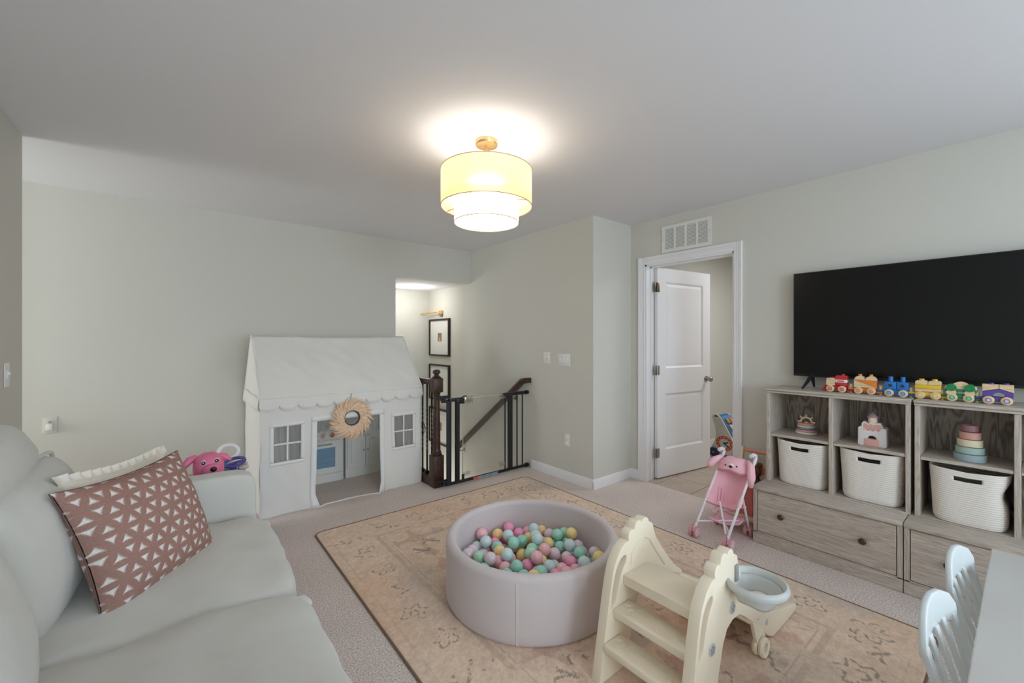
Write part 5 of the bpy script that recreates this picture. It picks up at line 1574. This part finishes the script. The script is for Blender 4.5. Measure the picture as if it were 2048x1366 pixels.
# ------------------------------------------------------------------ activity walker in the next room
ang = math.radians(-101)
t = thing('activity_walker', 'white wooden activity walker with an orange clock ring and blue wheels beyond the door', 'toy walker', (4.82, 2.30, 0), ang)
t.scale = (1.3, 1, 1)
WW = mat('walker_white', rgb(222, 220, 214), .5)
out_ = [(-.02, .055), (-.005, .10), (.036, .192), (.040, .29), (.02, .39), (.0, .44), (.014, .478), (.05, .487), (.088, .456), (.12, .39), (.17, .288), (.23, .16), (.30, .085), (.31, .055), (.29, .04), (0, .04)]
for y0_, y1_ in ((0, .015), (.185, .20)):
    b = B(); b.prism(chaikin(out_, 1), y0_, y1_, 'xz', (), .003, 1); sd_ = obj('side_panel', b, WW, t)
    if y0_ == 0:
        b = B(); b.lathe([(.052, 0), (.052, .003), (.080, .003), (.080, 0)], (.125, 0, .172), 36, Matrix.Rotation(PI / 2, 3, 'X')); ck = obj('clock_ring', b, mat('walker_orange', rgb(206, 88, 54), .5), sd_)
        b = B()
        for k in range(12):
            a = k * PI / 6; b.ball((.125 + .066 * math.cos(a), -.003, .172 + .066 * math.sin(a)), .006, (1, .3, 1), 8, 6)
        obj('hour_dot', b, mat('walker_cream', rgb(238, 220, 190), .5), ck)
        b = B(); b.cyl((.125, 0, .172), (.125, -.006, .172), .012, seg=14)
        for a, l_ in ((.5, .032), (-.75, .045)):
            b.box(0, l_, -.008, -.005, -.005, .005, M=Matrix.Translation((.125, 0, .172)) @ Matrix.Rotation(-a, 4, 'Y'))
            b.ball((.125 + l_ * math.cos(a), -.006, .172 + l_ * math.sin(a)), .009, (1, .4, 1), 10, 6)
        obj('clock_hand', b, mat('walker_slate', rgb(48, 62, 84), .5), ck)
        b = B()
        for p in ((.03, .455), (.085, .36), (.20, .10)): b.cyl((p[0], 0, p[1]), (p[0], -.003, p[1]), .005, seg=8)
        obj('screw', b, NICKEL, sd_)
b = B(); b.prism([(.07, .462), (.085, .47), (.30, .10), (.285, .09)], .015, .185, 'xz', (), .002, 1); bd = obj('activity_board', b, mat('walker_blue', rgb(92, 142, 190), .5), t)
sl = Matrix.Translation((.0925, 0, .468)) @ Matrix.Rotation(math.atan2(.37, .215), 4, 'Y')
for k, (nm_, cc) in enumerate((('bead_rack', rgb(196, 150, 104)), ('xylophone_bar', rgb(214, 206, 190)), ('xylophone_bar', rgb(184, 66, 58)), ('xylophone_bar', rgb(226, 180, 70)), ('gear', rgb(70, 150, 130)))):
    b = B()
    for q in range(3): b.box(.03 + .075 * k, .085 + .075 * k, .03 + .05 * q, .068 + .05 * q, -.0, .018 + .006 * (q % 2), .004, 1, M=sl)
    obj(nm_, b, mat('walker_piece_%d' % k, cc, .5), bd)
b = B(); b.cyl((.045, .0, .462), (.045, .20, .462), .014, seg=14); obj('handle', b, mat('walker_teal', rgb(60, 130, 170), .5), t)
b = B(); b.box(.01, .29, .012, .188, .045, .06); obj('floor_board', b, WW, t)
for x in (.03, .25):
    for yy in (-.012, .212):
        b = B(); b.lathe([(0, .010), (.042, .010), (.050, .006), (.050, -.006), (.042, -.010), (0, -.010)], (x, yy, .050), 28, Matrix.Rotation(PI / 2, 3, 'X')); wh = obj('wheel', b, mat('walker_navy', rgb(36, 48, 92), .45), t)
        b = B(); b.cyl((x, yy - .0105, .05), (x, yy - .013, .05), .009, seg=12); obj('wheel_cap', b, NICKEL, wh)

# ------------------------------------------------------------------ toys behind the sofa arm
t = thing('bouncy_dog', 'pink inflatable dog hopper peeking over the sofa arm', 'hopper toy', (.105, 2.93, 0))
t.scale = (1.05, 1.05, 1.075)
DP = mat('dog_pink', rgb(228, 118, 156), .35, nscale=4, namt=.05)
b = B(); b.puffy((0, .06, .40), (.24, .34, .24), 2.4, seg=12)
for x in (-.07, .07):
    for y in (-.04, .16): b.tube([(x, y, .36), (x * 1.1, y, .18), (x * 1.15, y, .03), (x * 1.15, y, .002)], [.06, .052, .056, .050], 16)
obj('body', b, DP, t, angle=1.4)
hdm = Matrix.Rotation(.25, 3, 'Z')
b = B(); b.puffy((.034, -.08, .582), (.135, .14, .150), 2.5, seg=12); b.puffy((.046, -.150, .572), (.088, .06, .085), 2.4, seg=8); b.tube([(.0, 0, .44), (.03, -.05, .53)], [.075, .058], 16); hd = obj('head', b, DP, t, angle=1.4)
for pts in ([(-.015, -.06, .638), (-.045, -.07, .628), (-.072, -.08, .600), (-.088, -.085, .580)], [(.080, -.06, .634), (.108, -.07, .622), (.132, -.085, .604)]):
    b = B(); b.tube(pts, [.014, .019, .015, .005][:len(pts)] if len(pts) == 4 else [.013, .017, .005], 12); obj('ear', b, DP, hd, angle=1.4)
for p in ((.010, -.143, .622), (.066, -.140, .625)):
    b = B(); b.ball(p, .0115, (1, .5, 1.1), 14, 8); e_ = obj('eye', b, mat('eye_white', rgb(240, 238, 236), .3), hd)
    b = B(); b.ball((p[0], p[1] - .004, p[2]), .0095, (1, .5, 1), 14, 8); obj('iris', b, mat('eye_black', None), e_)
    b = B(); b.ball((p[0] - .002, p[1] - .008, p[2] + .001), .003, (1, .5, 1), 8, 6); obj('glint', b, mat('eye_white', None), e_)
b = B(); b.ball((.050, -.180, .592), .0140, (1.05, .6, .9), 16, 8); obj('nose', b, mat('eye_black', None), hd)
b = B(); b.tube([(.02 + .075 * math.cos(a), -.03 + .07 * math.sin(a), .50 + .02 * math.sin(a)) for a in [2 * PI * i / 24 for i in range(24)]], .010, 8, True); obj('bandana', b, mat('bandana', rgb(196, 190, 206), .8, nscale=80, namt=.5), t)
b = B()
for k in range(5): b.ball((.010 + .012 * k, -.08, .655 + .003 * (k % 2)), .005, seg=8, rings=6)
obj('head_tuft', b, DP, hd)

t = thing('ride_on_toy', 'blue ride-on toy with a violet steering wheel and white ring handle', 'ride-on toy', (.285, 3.31, 0))
BLB = mat('ride_blue', rgb(44, 104, 158), .35); VIB = mat('ride_violet', rgb(84, 76, 150), .35)
b = B(); b.puffy((-.010, .0, .265), (.19, .28, .38), 4.5, (0, .02, .01), seg=12); obj('body', b, BLB, t, angle=1.4)
b = B(); b.puffy((-.010, -.06, .463), (.16, .12, .05), 3.5, seg=8); obj('dashboard', b, BLB, t, angle=1.4)
for x in (-.100, .080):
    for y in (-.10, .10):
        b = B(); b.lathe([(0, .022), (.055, .022), (.065, .014), (.065, -.014), (.055, -.022), (0, -.022)], (x, y, .065), 24, Matrix.Rotation(PI / 2, 3, 'Y')); obj('wheel', b, BLACK, t)
b = B(); b.cyl((-.005, -.075, .47), (.008, -.085, .528), .019, seg=14); cl = obj('steering_column', b, VIB, t)
tm = Matrix.Rotation(-.18, 3, 'Y') @ Matrix.Rotation(.20, 3, 'X')
b = B(); b.tube([Vector((.010, -.088, .540)) + tm @ Vector((.056 * math.cos(a), .056 * math.sin(a), 0)) for a in [2 * PI * i / 32 for i in range(32)]], .0105, 8, True)
b.puffy((.010, -.088, .536), (.10, .026, .010), 3, seg=4, M=tm); obj('steering_wheel', b, VIB, cl, angle=1.4)
b = B(); rm = Matrix.Rotation(-.42, 3, 'X')
b.tube([Vector((-.010, .065, .578)) + rm @ Vector((.055 * math.cos(a), 0, .046 * math.sin(a))) for a in [2 * PI * i / 36 for i in range(36)]], .0125, 10, True)
b.prism([(-.050, .44), (.035, .44), (.030, .54), (-.045, .54)], .052, .072, 'xz', (), .004, 1); obj('ring_handle', b, WHITE_PL, t, angle=1.2)
b = B(); b.puffy((.060, -.08, .500), (.06, .05, .03), 3, seg=4); b.ball((.075, -.06, .515), .012, seg=10, rings=6); obj('side_rattle', b, mat('ride_clear', rgb(196, 186, 176), .3, nscale=60, namt=.3), t, angle=1.4)

# ------------------------------------------------------------------ children's table and chairs
t = thing('play_table', 'low white children\'s table at the right edge by the drawers', 'table', (1.86, -.26, 0))
TW = mat('table_white', rgb(206, 204, 199), .35)
tx0, tx1, ty0_, ty1_ = 1.10, 2.53, -.62, .094
P = tuple(t.location)
b = B(); b.prism([(tx0, ty0_), (tx1, ty0_), (tx1, ty1_), (tx0, ty1_)], .472, .50, 'xy', (), .005, 3); obj('tabletop', shift(b, P), TW, t)
b = B(); b.prism([(tx0 + .07, ty0_ + .07), (tx1 - .07, ty0_ + .07), (tx1 - .07, ty1_ - .07), (tx0 + .07, ty1_ - .07)], .41, .472, 'xy', [[(tx0 + .09, ty0_ + .09), (tx1 - .09, ty0_ + .09), (tx1 - .09, ty1_ - .09), (tx0 + .09, ty1_ - .09)]], 0); obj('apron', shift(b, P), TW, t, smooth=False)
for x in (tx0 + .09, tx1 - .09):
    for y in (ty0_ + .09, ty1_ - .09):
        zb = RUGZ if (x < 2.64 and y > .25) else 0
        b = B(); b.cyl((x, y, .45), (x, y, zb), .027, .019, 16); obj('leg', shift(b, P), TW, t)
CH = mat('chair_white', rgb(208, 214, 214), .5, bscale=60, bstr=.1)
def make_chair(label, x, y, rz):
    t = thing('childs_chair', label, 'chair', (x, y, 0), rz, "children's chairs at the white table")
    # local: seat towards -y (the table), back at y = 0
    b = B(); b.prism([(-.135, -.27), (.135, -.27), (.145, -.02), (-.145, -.02)], .262, .284, 'xy', (), .007, 3); obj('seat', b, CH, t)
    b = B()
    rail = [(-.150, .455), (-.158, .480), (-.152, .512), (-.120, .548), (-.06, .572), (0, .580), (.06, .572), (.120, .548), (.152, .512), (.158, .480), (.150, .455), (.118, .462), (.06, .476), (0, .480), (-.06, .476), (-.118, .462)]
    b.prism(rail, -.009, .009, 'xz', (), .006, 3)
    tmp = b.bm
    bmesh.ops.subdivide_edges(tmp, edges=[e for e in tmp.edges if e.calc_length() > .05], cuts=2, use_grid_fill=False)
    for v in tmp.verts: v.co.y += .022 - .030 * (1 - (v.co.x / .158) ** 2) * 0 + .026 * (v.co.z - .45) + .020 * (1 - (v.co.x / .158) ** 2)
    obj('top_rail', b, CH, t, angle=.6)
    for sg in (-1, 1):
        b = B(); b.prism([(sg * .128 - .015, .27), (sg * .128 + .015, .27), (sg * .140 + .015, .485), (sg * .140 - .015, .485)], -.0085, .0085, 'xz', (), .004, 2)
        for v in b.bm.verts: v.co.y += -.030 + .26 * (v.co.z - .27)
        obj('back_post', b, CH, t)
    for xx in (-.066, 0, .066):
        b = B(); b.prism([(xx - .012, .27), (xx + .012, .27), (xx + .013, .49), (xx - .013, .49)], -.005, .005, 'xz', (), .002, 1)
        for v in b.bm.verts: v.co.y += -.034 + .30 * (v.co.z - .27)
        obj('slat', b, CH, t)
    for sx in (-1, 1):
        for yy, ey in ((-.04, .01), (-.24, -.262)):
            b = B(); b.cyl((sx * .115, yy, .264), (sx * .132, ey, RUGZ if y + ey > .25 else 0), .016, .012, 14); obj('leg', b, CH, t)
    return t
make_chair('pale slatted child\'s chair tucked at the far end of the white table by the drawers', 2.19, .128, math.radians(-6))
make_chair('pale slatted child\'s chair nearer the slide, tucked under the white table', 1.735, .140, math.radians(-6))
